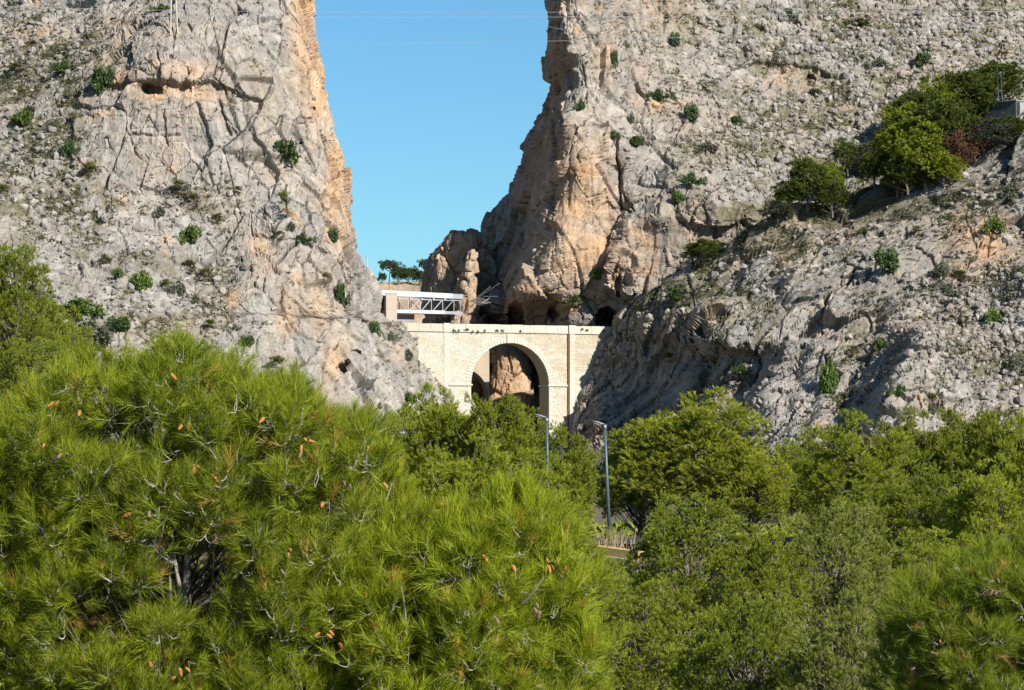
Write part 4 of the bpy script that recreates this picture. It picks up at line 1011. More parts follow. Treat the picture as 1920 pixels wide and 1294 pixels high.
# ------------------------------------------------------------------ street lamps and the roadside wall
def street_lamp(px_top, py_top, px_base, py_base, Y, arm_px, label, sgn=-1):
    t, b = Vector(P(px_top, py_top, Y)), Vector(P(px_base, py_base, Y))
    root = empty("street_lamp", b, label, "street lamp", "street lamps along the hidden road")
    d = t - b; s = F / Y
    m = MB(); m.tube([(0, 0, -0.8), (0, 0, 0.35)], [0.17, 0.17], 10); m.tube([(0, 0, .35), d * 0.5, d * 0.97], [0.135, 0.115, 0.085], 10); m.build("pole", M_POLE, root, smooth=True)
    m = MB(); m.tube([d * 0.965, d * 0.99, d], [0.12, 0.13, 0.10], 10); m.build("collar", M_HEAD, root, smooth=True)
    L = arm_px / s * sgn; e = d
    V_ = []; Fq = []
    sec = [(0.10 * sgn, 0.02, 0.10, 0.07), (-0.06 * 0, 0.02, 0.13, 0.10), (L * .25, 0.10, 0.15, 0.09), (L * .55, 0.19, 0.17, 0.075), (L * .85, 0.26, 0.16, 0.05), (L, 0.28, 0.09, 0.025)]
    sec = sec[1:]
    for (x, z_, w, h) in sec:
        for k in range(10):
            a = 2 * math.pi * k / 10; V_.append((e.x + x, e.y + w * math.cos(a), e.z + z_ - 0.02 + h * math.sin(a) * (1 if math.sin(a) > 0 else 0.6)))
    for i in range(len(sec) - 1):
        for k in range(10): Fq.append((i * 10 + k, i * 10 + (k + 1) % 10, (i + 1) * 10 + (k + 1) % 10, (i + 1) * 10 + k))
    m = MB(); m.add(V_, Fq + [tuple(range(10)), tuple(range(len(V_) - 10, len(V_)))]); h = m.build("lamp_head", M_HEAD, root, smooth=True)
    m = MB(); m.box(min(e.x + L * .45, e.x + L * .85), max(e.x + L * .45, e.x + L * .85), e.y - .11, e.y + .11, e.z + .10, e.z + .135); m.build("lens", M_DARKLENS, h)
street_lamp(1134, 797, 1143, 1012, 194.0, 24, "nearer grey-green street lamp, its full pole in view right of the bridge arch")
street_lamp(1025, 784, 1029, 992, 202.0, 24, "street lamp in front of the bridge arch, its lower pole hidden by pines")
street_lamp(-16, 756, -14, 970, 190.0, 27, "street lamp head poking in at the left edge above the big pine", 1)

def roadside():
    a, b = Vector(P(1040, 1021, 186)), Vector(P(1185, 1041, 181))
    d = (b - a); L = d.length; ang_ = math.atan2(d.y, d.x)
    root = empty("roadside_wall", a, "low ochre wall with a pale edge beside the nearer street lamp", "wall", rz=ang_)
    sl = d.z / L
    def slab(y0, y1, z0, z1, name, mat):
        m = MB(); m.add([(0, y0, z0), (L, y0, z0 + sl * L), (L, y1, z0 + sl * L), (0, y1, z0), (0, y0, z1), (L, y0, z1 + sl * L), (L, y1, z1 + sl * L), (0, y1, z1)],
                        [(0, 3, 2, 1), (4, 5, 6, 7), (0, 1, 5, 4), (2, 3, 7, 6), (0, 4, 7, 3), (1, 2, 6, 5)]); m.build(name, mat, root)
    slab(0.32, 1.1, -0.6, 0.22, "wall_body", M_OCHRE); slab(-0.05, 1.05, -1.6, -0.602, "footing", M_CONCD); slab(-0.15, 0.30, -0.60, -0.30, "kerb", M_PAVE)
roadside()
m = MB(); m.add([(-60, 187.6, -5.97), (60, 187.6, -5.97), (60, 199, -5.86), (-60, 199, -5.86)], [(0, 1, 2, 3)]); tag(m.build("road", M_ASPH), kind='structure')
# ------------------------------------------------------------------ plants
def unit(v): return v / (np.linalg.norm(v, axis=-1, keepdims=True) + 1e-9)

def needles(base, dirs, slen, K, nl, nw, rng, spread=0.75, tint=None):
    """K slivers on each shoot; returns V, F, tint"""
    n = len(base)
    t = rng.uniform(0.0, 1.0, (n, K)) ** 0.8
    rnd = rng.normal(size=(n, K, 3)); d = dirs[:, None, :]
    perp = unit(rnd - (rnd * d).sum(-1, keepdims=True) * d)
    sp = spread * (1.15 - 0.55 * t)[..., None] * rng.uniform(0.6, 1.3, (n, K, 1))
    nd = unit(d + perp * sp)
    p0 = base[:, None, :] + d * (t * slen[:, None])[..., None]
    ln = nl * rng.uniform(0.75, 1.15, (n, K, 1))
    tip = p0 + nd * ln
    side = unit(np.cross(nd, rng.normal(size=(n, K, 3)))) * (nw / 2)
    V = np.stack([p0 + side, p0 - side, tip], 2).reshape(-1, 3)
    Fc = np.arange(len(V)).reshape(-1, 3)
    if tint is None: tint = rng.uniform(0, 1, n)
    tn = np.clip(tint[:, None] * 0.6 + rng.uniform(-.15, .2, (n, K)) + 0.22 * t, 0, 1)
    return V, Fc, np.repeat(tn.reshape(-1), 3)

def tubes(segs, n=4):
    """segs: list of (points (k,3), radii (k,))"""
    Vs, Qs, b = [], [], 0
    for pts, rad in segs:
        pts = np.asarray(pts, float); k = len(pts)
        d = unit(np.gradient(pts, axis=0)); a = np.where(np.abs(d[:, 2:3]) < 0.9, [[0, 0, 1.0]], [[1.0, 0, 0]])
        u = unit(np.cross(d, a)); w = np.cross(d, u)
        th = 2 * np.pi * np.arange(n) / n
        ring = pts[:, None, :] + (u[:, None, :] * np.cos(th)[None, :, None] + w[:, None, :] * np.sin(th)[None, :, None]) * np.asarray(rad)[:, None, None]
        Vs.append(ring.reshape(-1, 3)); i = np.arange(k - 1)[:, None] * n; j = np.arange(n)[None, :]
        Qs.append((b + np.stack([i + j, i + (j + 1) % n, i + n + (j + 1) % n, i + n + j], -1)).reshape(-1, 4)); b += k * n
    return np.vstack(Vs), np.vstack(Qs)

def limb(a, b, r0, r1, rng, sag=0.12, k=6):
    a, b = np.asarray(a, float), np.asarray(b, float); L = np.linalg.norm(b - a)
    t = np.linspace(0, 1, k)[:, None]
    mid = (a + b) / 2 + rng.normal(size=3) * L * sag * 0.5 + np.array([0, 0, -L * sag])
    p = a * (1 - t) ** 2 + 2 * mid * t * (1 - t) + b * t ** 2
    return p, np.linspace(r0, r1, k)

def crown_from(cl, outd, clr, spc, K, nl, nw, sl, rng, up=0.5, spread=0.75, ct=None):
    nC = len(cl)
    d = rng.normal(size=(nC, spc, 3)); d = unit(d + outd[:, None, :] * 0.9)
    r = clr * rng.uniform(0.35, 1.0, (nC, spc, 1)) * rng.uniform(0.7, 1.25, (nC, 1, 1))
    base = (cl[:, None, :] + d * r).reshape(-1, 3)
    sd = unit(d * 0.8 + np.array([0, 0, up]) + rng.normal(size=d.shape) * 0.22).reshape(-1, 3)
    tint = ((rng.uniform(0, 1, (nC, 1)) if ct is None else ct[:, None]) * 0.45 + rng.uniform(0, 1, (nC, spc)) * 0.55).reshape(-1)
    V, Fc, tn = needles(base, sd, np.full(len(base), sl), K, nl, nw, rng, spread, tint)
    return base, sd, V, Fc, tn

def pine_proto(seed, H, R, cfrac=0.75, ncl=200, clr=0.5, spc=18, K=9, nl=0.17, nw=0.045, sl=0.2, zsq=1.0, flat=0.0, lump=0.35, thin=0.0, twigs=False):
    rng = np.random.default_rng(seed)
    ch = H * cfrac; zc = H - ch * 0.52
    d = unit(rng.normal(size=(ncl * 2, 3))); d = d[d[:, 2] > -0.65][:ncl]
    lm = 1 + lump * vnoise(d * 2.1 + seed, seed) + 0.38 * vnoise(d * 5.1 + seed, seed + 1)
    rr = (rng.uniform(0.25, 1, len(d)) ** 0.38) * lm
    hz = np.sqrt(np.clip(1 - np.maximum(d[:, 2], 0) * flat, 0.2, 1))
    c = np.stack([d[:, 0] * rr * R * 0.92, d[:, 1] * rr * R * 0.92, zc + d[:, 2] * rr * ch * 0.5 * zsq * hz], -1)
    out = unit(c - np.array([0, 0, zc - 0.25 * ch]))
    base, sd, V, Fc, tn = crown_from(c, out, clr, spc, K, nl, nw, sl, rng)
    segs = []
    top = np.array([rng.normal() * R * .1, rng.normal() * R * .1, H - 0.12 * ch])
    kt = 9; tt = np.linspace(0, 1, kt)[:, None]
    tr = np.array([[0, 0, -0.6]]) * (1 - tt) + top * tt + np.sin(tt * 5 + seed) * np.array([[R * .05, R * .04, 0]])
    r0 = 0.028 * H
    segs.append((tr, np.linspace(r0, r0 * .18, kt)))
    for i in range(len(c)):
        if i % 3: continue
        zz = np.clip((c[i, 2] - 0.35 * np.hypot(c[i, 0], c[i, 1]) - 0.1 * ch) / H, 0.12, 0.9)
        a = np.array([np.interp(zz, tt[:, 0], tr[:, j]) for j in range(3)])
        rb = r0 * 0.30 * (1 - zz * .5)
        segs.append(limb(a, c[i], rb, rb * .25, rng, 0.1, 5))
    TV, TQ = tubes(segs, 5)
    if twigs:      # fine pale outer twigs between the foliage
        k = rng.choice(len(c), len(c) * 3 // 4, False); ts = []
        for i in k:
            b0 = base[i * spc + rng.integers(spc)]; e0 = b0 + sd[i * spc] * clr * rng.uniform(.2, .9)
            ts.append((np.array([c[i] - out[i] * clr * .6, c[i], b0, e0]), np.array([1, .8, .55, .3]) * nw * 0.42))
        return (V, Fc, tn), (TV, TQ), tubes(ts, 3)
    return (V, Fc, tn), (TV, TQ), None

def pine_meshes(mat, *a, **k):
    (V, Fc, tn), (TV, TQ), tw = pine_proto(*a, **k)
    r = [np_mesh("crown", V, Fc, mat, {"tint": tn}), np_mesh("trunk", TV, TQ, M_BARK, smooth=True)]
    if tw: r.append(np_mesh("twigs", tw[0], tw[1], M_TWIG))
    return r

def place_pine(meshes, loc, label, rz=0.0, sc=1.0, group=None, cat="pine tree", name="pine_tree"):
    root = empty(name, loc, label, cat, group, rz)
    s3 = sc if hasattr(sc, '__len__') else (sc, sc, sc)
    root.scale = s3
    link("crown", meshes[0], root); link("trunk", meshes[1], root)
    if len(meshes) > 2: tag(link("twigs", meshes[2], root), kind='stuff')
    return root

# ---- forest pines in the middle distance: (px, top_py, half width px, Y, material, label)
rs0 = random.Random(12)
G_FOREST = "pines of the wood below the bridge"
forest = [
 (832, 752, 100, 232, M_MID, "dark green pine in front of the bridge's left pier"),
 (948, 758, 90, 228, M_MID, "pine whose round top stands in front of the arch opening"),
 (760, 800, 75, 240, M_MID, "small pine top at the foot of the left cliff, beside the big foreground pine"),
 (1055, 832, 72, 222, M_MID, "pine filling the gap between the two street lamps"),
 (1290, 760, 150, 200, M_MIDB, "broad yellow-green pine with fine pale twigs right of the nearer street lamp"),
 (1195, 812, 70, 206, M_MIDB, "slim pine standing directly right of the nearer lamp pole"),
 (1405, 850, 75, 196, M_MIDB, "lower shoulder pine on the right of the broad yellow-green one"),
 (1505, 846, 56, 214, M_MIDD, "narrow dark pine below the large shaded gully"),
 (1625, 800, 110, 186, M_MID, "pine with many pale bare twigs at the foot of the right slope"),
 (1740, 792, 95, 190, M_MID, "pine between the twiggy pine and the right edge group, its top against scree"),
 (1850, 786, 100, 184, M_MID, "tallest pine of the group at the right edge of the wood"),
 (1950, 800, 90, 180, M_MID, "pine cut by the right edge of the picture"),
 (880, 838, 110, 165, M_MID, "pine behind the cone-laden foreground top, left of the farther lamp"),
 (1010, 900, 90, 160, M_MID, "pine covering the lower pole of the farther street lamp"),
 (1690, 880, 120, 150, M_MIDD, "deep green pine in the middle of the right-hand wood"),
 (1850, 885, 110, 145, M_MID, "pine above the foreground pine in the lower right corner"),
 (1290, 938, 125, 118, M_MIDD, "dark pine with brown cones rising in the centre right foreground"),
 (1560, 935, 115, 112, M_GREY, "sparse grey-green pine showing pale twigs, right of the centre"),
 (1430, 985, 90, 104, M_MID, "pine squeezed between the dark pine and the grey-green pine"),
 (1130, 1044, 80, 96, M_MID, "low pine just below the ochre roadside wall"),
 (1210, 1095, 120, 84, M_MID, "wide olive pine at the bottom right of the cone-bearing foreground tree"),
 (1740, 1000, 110, 118, M_MID, "pine behind the left side of the lower right corner pine"),
 (1400, 1110, 130, 76, M_MIDD, "shaded pine along the bottom edge, centre right"),
 (1570, 1130, 120, 72, M_GREY, "greyish thin pine along the bottom edge left of the corner pine"),
 (1050, 1130, 90, 80, M_MID, "pine half hidden by the right flank of the second foreground pine"),
 (26, 468, 84, 118, M_MIDD, "tall pine at the left edge reaching up before the boulder slope"),
 (88, 555, 42, 121, M_MIDD, "side limb pine crown right of the tall left-edge pine"),
 (18, 530, 66, 124, M_MID, "dense pine directly behind the tall left-edge pine"),
 (-40, 500, 70, 122, M_MIDD, "pine cut by the left edge of the picture"),
 (125, 600, 60, 150, M_MID, "loose light green pine right of the tall left-edge pine"),
 (60, 640, 80, 112, M_MIDD, "darker pine under the tall left-edge pine"),
]
# a few grown crowns per distance; each tree turns and stretches one of them and wears its own foliage
FP = {}
for key, n_, H_, R_, Yp in (('far', 3, 8.5, 3.3, 200.0), ('mid', 2, 8.0, 3.1, 150.0), ('close', 3, 7.6, 2.3, 100.0)):
    FP[key] = []
    for i in range(n_):
        lod = (Yp / 190.0) ** 0.75; clr = 0.50 * lod ** 0.9
        ch = H_ * 0.92; ncl = int(1.25 * (4 * math.pi * R_ * R_ * 0.7 + 2 * math.pi * R_ * ch * .3) / (clr * clr * 1.7)) if key != 'close' else 330
        FP[key].append((pine_meshes(M_MID, 900 + 37 * i + len(key), H_, R_, 0.92, min(ncl, 330), clr, 19, 18, 0.165 * lod * 1.3, 0.048 * lod * 0.78, clr * 0.5, twigs=True), H_, R_))
for i, (px, ty, hw, Y, mat, lab) in enumerate(forest):
    s = F / Y; top = P(px, ty, Y); g = float(gz(0, Y)); R = hw / s
    if ty < 700 and px < 200: g = top[2] - 0.72 * (900 - ty) / s
    H = top[2] - g
    key = 'far' if Y > 170 else ('mid' if Y > 125 else 'close')
    ms, H_, R_ = FP[key][(i * 5 + i // 3) % len(FP[key])]
    root = place_pine(ms, (top[0], Y, g), lab, rs0.uniform(0, 6.28), (R / R_, R / R_, H / H_ * 1.03), G_FOREST)
    cr = [c_ for c_ in root.children if c_.name.startswith("crown")][0]
    cr.material_slots[0].link = 'OBJECT'; cr.material_slots[0].material = mat

# ---- pines on the upper right slope
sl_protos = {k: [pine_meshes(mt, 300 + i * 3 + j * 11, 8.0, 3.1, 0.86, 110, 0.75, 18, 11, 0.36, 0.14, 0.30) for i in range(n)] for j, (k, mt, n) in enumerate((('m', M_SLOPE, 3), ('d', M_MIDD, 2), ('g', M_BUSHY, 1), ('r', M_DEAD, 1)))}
slope = [
 (1868, 134, 205, 46, 'm', "highest pine of the upper right grove, behind the two masts"), (1800, 158, 245, 50, 'm', "wide pine left of the concrete hut"),
 (1757, 178, 262, 36, 'd', "pine on the upper left flank of the right-hand grove"), (1716, 190, 275, 40, 'm', "rounded pine at the upper left corner of the grove"),
 (1770, 212, 312, 52, 'm', "big dense pine in the middle of the grove"), (1700, 232, 330, 44, 'd', "pine with layered boughs on the grove's left side"),
 (1735, 262, 352, 46, 'd', "dark pine at the bottom of the grove above its own shadow"), (1665, 256, 318, 26, 'm', "small light pine at the grove's far left tip"),
 (1845, 240, 294, 36, 'g', "greyish pine below the concrete hut"), (1893, 228, 264, 30, 'm', "low pine right of the grey pine under the hut"),
 (1796, 262, 330, 24, 'r', "reddish dead conifer on the right, lower of the two"), (1828, 248, 300, 22, 'r', "reddish dead conifer nearest the hut"),
 (1590, 276, 326, 20, 'm', "small round pine alone left of the grove"), (1622, 282, 322, 18, 'g', "small greyish pine between the lone round pine and the grove"),
 (1512, 316, 392, 36, 'm', "pine standing above the grassy gully, left of the grove"), (1550, 322, 372, 24, 'd', "dark pine touching the gully pine on its right"),
 (1560, 352, 404, 26, 'm', "pine at the lower end of the gully pair"), (1458, 386, 418, 26, 'g', "squat bushy pine low in the gully"), (1322, 458, 492, 32, 'm', "wind-flattened pine where the gully meets the cliff foot"),
 (1770, 300, 350, 30, 'd', "pine at the grove's lower right foot"), (1640, 300, 350, 26, 'm', "pine on the grassy strip between the grove and the gully pines"), (1682, 318, 366, 26, 'd', "low dark pine under the layered-bough pine"),
 (1812, 200, 250, 26, 'm', "pine directly left of the hut front"), (1745, 205, 262, 34, 'm', "pine between the upper flank and the rounded corner pine"),
 (1480, 352, 398, 26, 'm', "leftmost rounded pine of the gully, beside the pine above the gully"), (1700, 305, 362, 36, 'm', "lowest pine of the grove, over the shadowed grass"),
]
rs = random.Random(4)
for (px, ty, by, hw, kd, lab) in slope:
    Yb = min(surfY(px, by, 2), surfY(px, by + 6, 2)) - 1.2; s = F / Yb
    b = P(px, by, Yb); sz = (by - ty) / s / 8.0 * 1.2; sx = hw / s / 3.1 * 1.15
    ms = sl_protos[kd][rs.randrange(len(sl_protos[kd]))]
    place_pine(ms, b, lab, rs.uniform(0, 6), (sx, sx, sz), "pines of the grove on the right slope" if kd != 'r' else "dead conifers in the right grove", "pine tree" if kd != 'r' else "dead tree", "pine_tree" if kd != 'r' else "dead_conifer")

# ---- trees on the far hill
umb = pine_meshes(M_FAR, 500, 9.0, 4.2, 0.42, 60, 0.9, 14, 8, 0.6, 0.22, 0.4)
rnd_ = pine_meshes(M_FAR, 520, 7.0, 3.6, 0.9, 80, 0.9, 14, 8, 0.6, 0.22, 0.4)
for (px, ty, by, hw, ms, lab) in [(730, 491, 529, 18, umb, "umbrella-shaped pine at the left on the distant hill"), (748, 500, 530, 14, rnd_, "conical pine beside the umbrella pine on the distant hill"),
        (766, 502, 530, 18, rnd_, "round pine in the middle of the distant hilltop"), (787, 508, 534, 13, rnd_, "low pine on the distant hilltop nearest the rock tower"), (797, 488, 520, 12, umb, "small umbrella pine against the rock tower's edge"),
        (717, 512, 530, 7, rnd_, "small dark cypress-like tree under the left umbrella pine"), (705, 522, 530, 5, rnd_, "tiny bush tree where the distant hill meets the left cliff")]:
    Y = 1500; b = P(px, by, Y); s = F / Y; H0, R0 = (9.0, 4.2) if ms is umb else (7.0, 3.6)
    place_pine(ms, b, lab, rs.uniform(0, 6), (hw / s / R0, hw / s / R0, (by - ty) / s / H0), "pines on the distant hill")

# ---- bushes
def bush_mesh(mat, seed, n=1500, leaf=0.19, lobes=13):
    rng = np.random.default_rng(seed)
    L = np.stack([rng.normal(0, .36, lobes), rng.normal(0, .22, lobes), rng.uniform(0.12, 0.68, lobes)], -1); L[:, 2] *= 1 - 0.45 * np.abs(L[:, 0]); r = rng.uniform(0.12, 0.33, lobes)
    i = rng.integers(0, lobes, n); d = unit(rng.normal(size=(n, 3))); rad = rng.uniform(0.15, 1.25, (n, 1)) ** 0.6
    p = L[i] + d * r[i][:, None] * rad; p[:, 2] = np.maximum(p[:, 2], 0.0)
    s = leaf * rng.uniform(0.6, 1.3, (n, 1, 1))
    a = unit(d + rng.normal(size=(n, 3)) * 0.7); b = unit(np.cross(a, rng.normal(size=(n, 3))))
    V = np.stack([p - b * s[:, 0] * 0.3, p + b * s[:, 0] * 0.3, p + a * s[:, 0] * 0.8], 1).reshape(-1, 3)
    return np_mesh("foliage", V, np.arange(len(V)).reshape(-1, 3), mat, {"tint": np.repeat(rng.uniform(0, 1, n) * .7 + .3 * rng.uniform(0, 1, lobes)[i], 3)})
def palm_mesh(seed, n=60, skirt=True):
    rng = np.random.default_rng(seed); Vs, Ts, Ms = [], [], []
    for k in range(n + (26 if skirt else 0)):
        dead = k >= n
        az = rng.uniform(0, 2 * math.pi); el = rng.uniform(0.15, 1.4) if not dead else rng.uniform(-0.7, 0.15)
        d = np.array([math.cos(az) * math.cos(el), math.sin(az) * math.cos(el), math.sin(el)])
        o = np.array([0, 0, 0.30]) + np.array([rng.uniform(-.25, .25), rng.uniform(-.2, .2), 0]); c = o + d * rng.uniform(0.28, 0.5)
        u = unit(np.cross(d, [0, 0, 1.0])); w = np.cross(u, d)
        for j in range(8):                                   # fan of pointed leaflets
            f = (j / 7 - .5) * 2.3; q = unit(d * math.cos(f) + u * math.sin(f) + w * rng.normal() * .12); sd_ = unit(np.cross(q, w)) * 0.022
            Vs += [c + sd_, c - sd_, c + q * rng.uniform(0.24, 0.36)]; t_ = rng.uniform(0, 1); Ts += [t_] * 3; Ms.append(1 if dead else 0)
    V = np.array(Vs); return np_mesh("fronds", V, np.arange(len(V)).reshape(-1, 3), None, {"tint": np.array(Ts)}, mats=[M_PALM, M_SKIRT], mat_idx=Ms)

BM = {'d': [bush_mesh(M_BUSH, s_) for s_ in (1, 2, 3)], 'f': [bush_mesh(M_BUSHG, s_) for s_ in (4, 5)], 'g': [bush_mesh(M_BUSHY, s_, 700) for s_ in (6, 7)]}
PM = [palm_mesh(s_) for s_ in (1, 2, 3)]
# (px, py of the foot, width px, height px, kind, label)
bushes = [
 (190, 168, 60, 52, 'd', "large dark bush on the ledge left of the shallow cave"), (530, 302, 68, 50, 'd', "largest dark bush high on the left cliff face, near its gorge edge"),
 (125, 134, 40, 24, 'd', "flat dark bush up and left of the large ledge bush"), (42, 232, 50, 34, 'f', "round green bush near the left edge halfway up the cliff"),
 (132, 288, 30, 34, 'd', "upright dark bush below the round left-edge bush"), (300, 18, 26, 14, 'd', "small dark bush right by the pylon foot"),
 (358, 452, 46, 34, 'f', "bright green round bush on the middle terrace of the left slope"), (266, 540, 46, 36, 'f', "round mid green bush above the white boulder slope"),
 (150, 594, 84, 40, 'f', "wide two-part green bush beside the left-edge pines"), (226, 618, 60, 32, 'd', "dark oval bush among white boulders at lower left"),
 (160, 648, 110, 56, 'g', "wide dusky grey-green bush just above the near pine's crest"), (570, 454, 30, 22, 'd', "small dark bush in a cliff hollow right of the terrace"),
 (626, 450, 24, 28, 'd', "narrow dark bush close to the gorge edge of the left cliff"), (640, 568, 26, 48, 'd', "tall dark bush hugging a crack below the gorge edge"),
 (222, 516, 24, 16, 'f', "little bright bush left of the mid green round bush"), (196, 492, 40, 20, 'g', "grey bush on the upper boulder slope"),
 (332, 550, 34, 30, 'g', "grey bush beside a small brown palm"), (300, 404, 34, 22, 'g', "grey bush below the smooth cliff"), (466, 644, 36, 20, 'd', "low dark bush at the foot of the smooth lower cliff"),
 (700, 628, 30, 32, 'd', "dark bush just left of the gallery pier foot"), (735, 636, 26, 18, 'g', "grey tuft below the gallery pier"), (766, 672, 28, 22, 'g', "grey bush on the bank under the gallery"),
 (766, 754, 28, 22, 'f', "small green bush at the base of the bank left of the bridge"), (712, 765, 14, 14, 'g', "tiny grey bush near the base of the left bank"),
 (340, 646, 30, 20, 'f', "green clump beyond the crest of the near pine"), (366, 566, 30, 18, 'g', "grey clump in the boulder field right of the round bush"), (545, 430, 20, 18, 'g', "grey tuft near the brown hanging palm"),
 (1267, 84, 24, 30, 'd', "upright dark bush on the right cliff near the top"), (1152, 122, 16, 36, 'd', "tall narrow dark bush in a cleft of the right cliff"), (1237, 186, 34, 24, 'd', "dark bush up left of the biggest right cliff bush"),
 (1297, 224, 34, 36, 'd', "biggest round bush on the right cliff face"), (1380, 232, 28, 20, 'd', "small dark bush right of the biggest right cliff bush"), (1148, 258, 22, 16, 'd', "dark bush above the smooth orange face"),
 (1194, 272, 36, 22, 'd', "wide bush on top of the pale leaning slab"), (1322, 284, 52, 22, 'g', "spreading grey bush at the head of the gully"), (1088, 204, 14, 24, 'd', "slim bush on the right cliff's front edge"),
 (1186, 230, 14, 26, 'g', "thin grey bush in the fissure"), (1272, 376, 26, 22, 'f', "green bush in the broken ledges right of the slab"), (1300, 345, 32, 26, 'd', "dark bush above the green ledge bush"),
 (1728, 122, 38, 30, 'd', "dark bush on the upper right rubble slope"), (1480, 32, 24, 22, 'd', "dark bush at the top edge, middle of the rubble slope"), (1610, 46, 34, 16, 'd', "flat dark bush near the top edge further right"),
 (1460, 118, 22, 26, 'g', "greyish bush left of the small overhang cave"), (1526, 176, 30, 14, 'd', "dark bush at the foot of the small overhang cave"), (1645, 122, 36, 16, 'g', "low bush left of the dark upper slope bush"),
 (1665, 506, 60, 50, 'd', "large dark bush on the near right hillside"), (1865, 436, 40, 36, 'f', "bright green bush in front of the orange outcrop"), (1555, 732, 40, 64, 'f', "tall green bush growing up a rock rib"),
 (1862, 606, 34, 34, 'f', "green bush on the right part of the near hillside"), (1900, 560, 50, 36, 'g', "grey bush at the right edge of the near hillside"), (1395, 700, 36, 20, 'd', "dark bush above the shaded gully rim"),
 (1330, 768, 40, 26, 'f', "green bush right above the broad yellow-green pine"), (1650, 654, 22, 20, 'f', "small bright bush at the head of the big shaded gully"), (1684, 740, 24, 24, 'd', "small dark bush right of the big shaded gully"),
 (1770, 515, 40, 30, 'g', "grey bush below the orange outcrop"), (1780, 552, 36, 26, 'g', "second grey bush under the orange outcrop"), (1905, 694, 44, 36, 'g', "grey round bush at the lower right edge of the hillside"),
 (1270, 560, 44, 24, 'd', "dark bush on the grassy shoulder above the bridge end"), (1080, 568, 24, 20, 'd', "dark bush on the ledge above the road behind the bridge"), (1120, 522, 20, 22, 'f', "green bush in the shaded cleft"),
 (1140, 606, 30, 20, 'f', "green bush in the mouth of the right-hand tunnel"), (1750, 772, 26, 20, 'g', "grey tuft on the pale scree above the wood"), (1510, 860, 40, 34, 'd', "dark bush where the rock foot meets the wood"),
 (1180, 850, 30, 30, 'g', "grey bush below the dark overhang right of the lamps"), (1620, 436, 22, 14, 'f', "small fresh bush on the slope under the grove"), (1900, 372, 50, 36, 'g', "grey-green bush above the orange outcrop"),
 (700, 60, 2, 2, None, ""), 
]
for i, (px, py, w, h, kd, lab) in enumerate(bushes):
    if kd is None: continue
    Yb = surfY(px, py, 1) - 0.35; s = F / Yb
    me = BM[kd][i % len(BM[kd])]
    o_ = link("bush", me, None, P(px, py + 1, Yb + 0.0), (0, 0, rs.choice((0, math.pi)) + rs.uniform(-.3, .3)), (w / s / 1.75, w / s / 1.9, h / s / 0.98))
    tag(o_, lab, "bush", "bushes growing on the cliffs")
palms = [(170, 334, 40, 32, "bushy dwarf palm with brown skirt at the foot of the left smooth cliff"), (337, 364, 40, 28, "roundest dwarf palm on the left cliff, above a smaller one"), (363, 382, 32, 20, "smaller dwarf palm just below the round one"),
 (446, 364, 18, 16, "tiny dwarf palm right of the pair of palms"), (532, 400, 32, 46, "brownish hanging dwarf palm near the gorge edge"), (4, 368, 30, 24, "dwarf palm cut by the left edge"), (28, 132, 34, 12, "flat dwarf palm near the upper left corner"),
 (408, 414, 24, 14, "small dwarf palm over the bright round bush"), (355, 506, 34, 20, "dwarf palm on the left slope above the boulder field"), (384, 522, 30, 20, "dwarf palm a step below and right of the other slope palm"), (312, 540, 26, 18, "brown dwarf palm next to a grey bush"),
 (394, 616, 26, 18, "dwarf palm above the pine crest, among white boulders"), (520, 696, 42, 30, "dwarf palm showing just over the foreground pine"), (610, 528, 28, 18, "dwarf palm on the lower cliff above the tall dark bush"), (524, 446, 26, 14, "brownish low palm by the cliff hollow"),
 (1250, 40, 18, 14, "palm tuft near the top of the right cliff"), (1168, 134, 0, 0, ""), (1800, 525, 30, 20, "dwarf palm under the orange outcrop"), (1748, 760, 26, 24, "dwarf palm on the scree of the near hillside"), (1720, 440, 26, 18, "dwarf palm on the ribbed slope below the grove"),
 (1350, 560, 20, 16, "dwarf palm in the grassy break of the near hillside"), (1255, 680, 24, 20, "dwarf palm over the grey shaded rock"), (1600, 664, 26, 18, "reddish dwarf palm near the gully head")]
for i, (px, py, w, h, lab) in enumerate(palms):
    if not w: continue
    Yb = surfY(px, py, 1) - 0.4; s = F / Yb
    tag(link("dwarf_palm", PM[i % 3], None, P(px, py, Yb), (0, 0, rs.uniform(0, 6)), (w / s / 1.3, w / s / 1.3, h / s / 0.95)), lab, "dwarf palm", "dwarf palms on the cliffs")

# tufts along the bridge parapet
WL = ['grey weed on the parapet just right of the left pilaster', 'second weed from the left pilaster on the parapet', 'taller weed on the parapet left of the arch', 'tiny weed above the arch ring left haunch', 'small weed just right of the tiny parapet weed', 'widest weed on the parapet, near the keystone', 'weed on the parapet directly left of the keystone', 'weed on the parapet right beside the keystone', 'small lone weed on the parapet right of the keystone', 'weed on the parapet right of the right pilaster', 'tiny weed right over the right pilaster', 'last weed on the parapet at its far right end']
for (px, py, w), wl_ in zip(((851, 619, 9), (860, 619, 8), (875, 617, 9), (886, 621, 5), (896, 621, 5), (909, 619, 11), (931, 619, 8), (942, 619, 7), (976, 620, 5), (1101, 618, 5), (1092, 616, 4), (1133, 620, 5)), WL):
    o0 = P(956.5, 722, 735.0)
    kx = math.tan(BZ); u_ = (px - 956.5) / 6.73; yb = 735.0 + u_ * math.sin(BZ) - 0.45
    s = F / yb
    tag(link("parapet_plant", BM['g'][0], None, P(px, py + 3, yb), (0, 0, rs.uniform(0, 3)), (w / s / 1.6, .5, 0.75)), wl_, "weed", "weeds rooted in the bridge parapet")

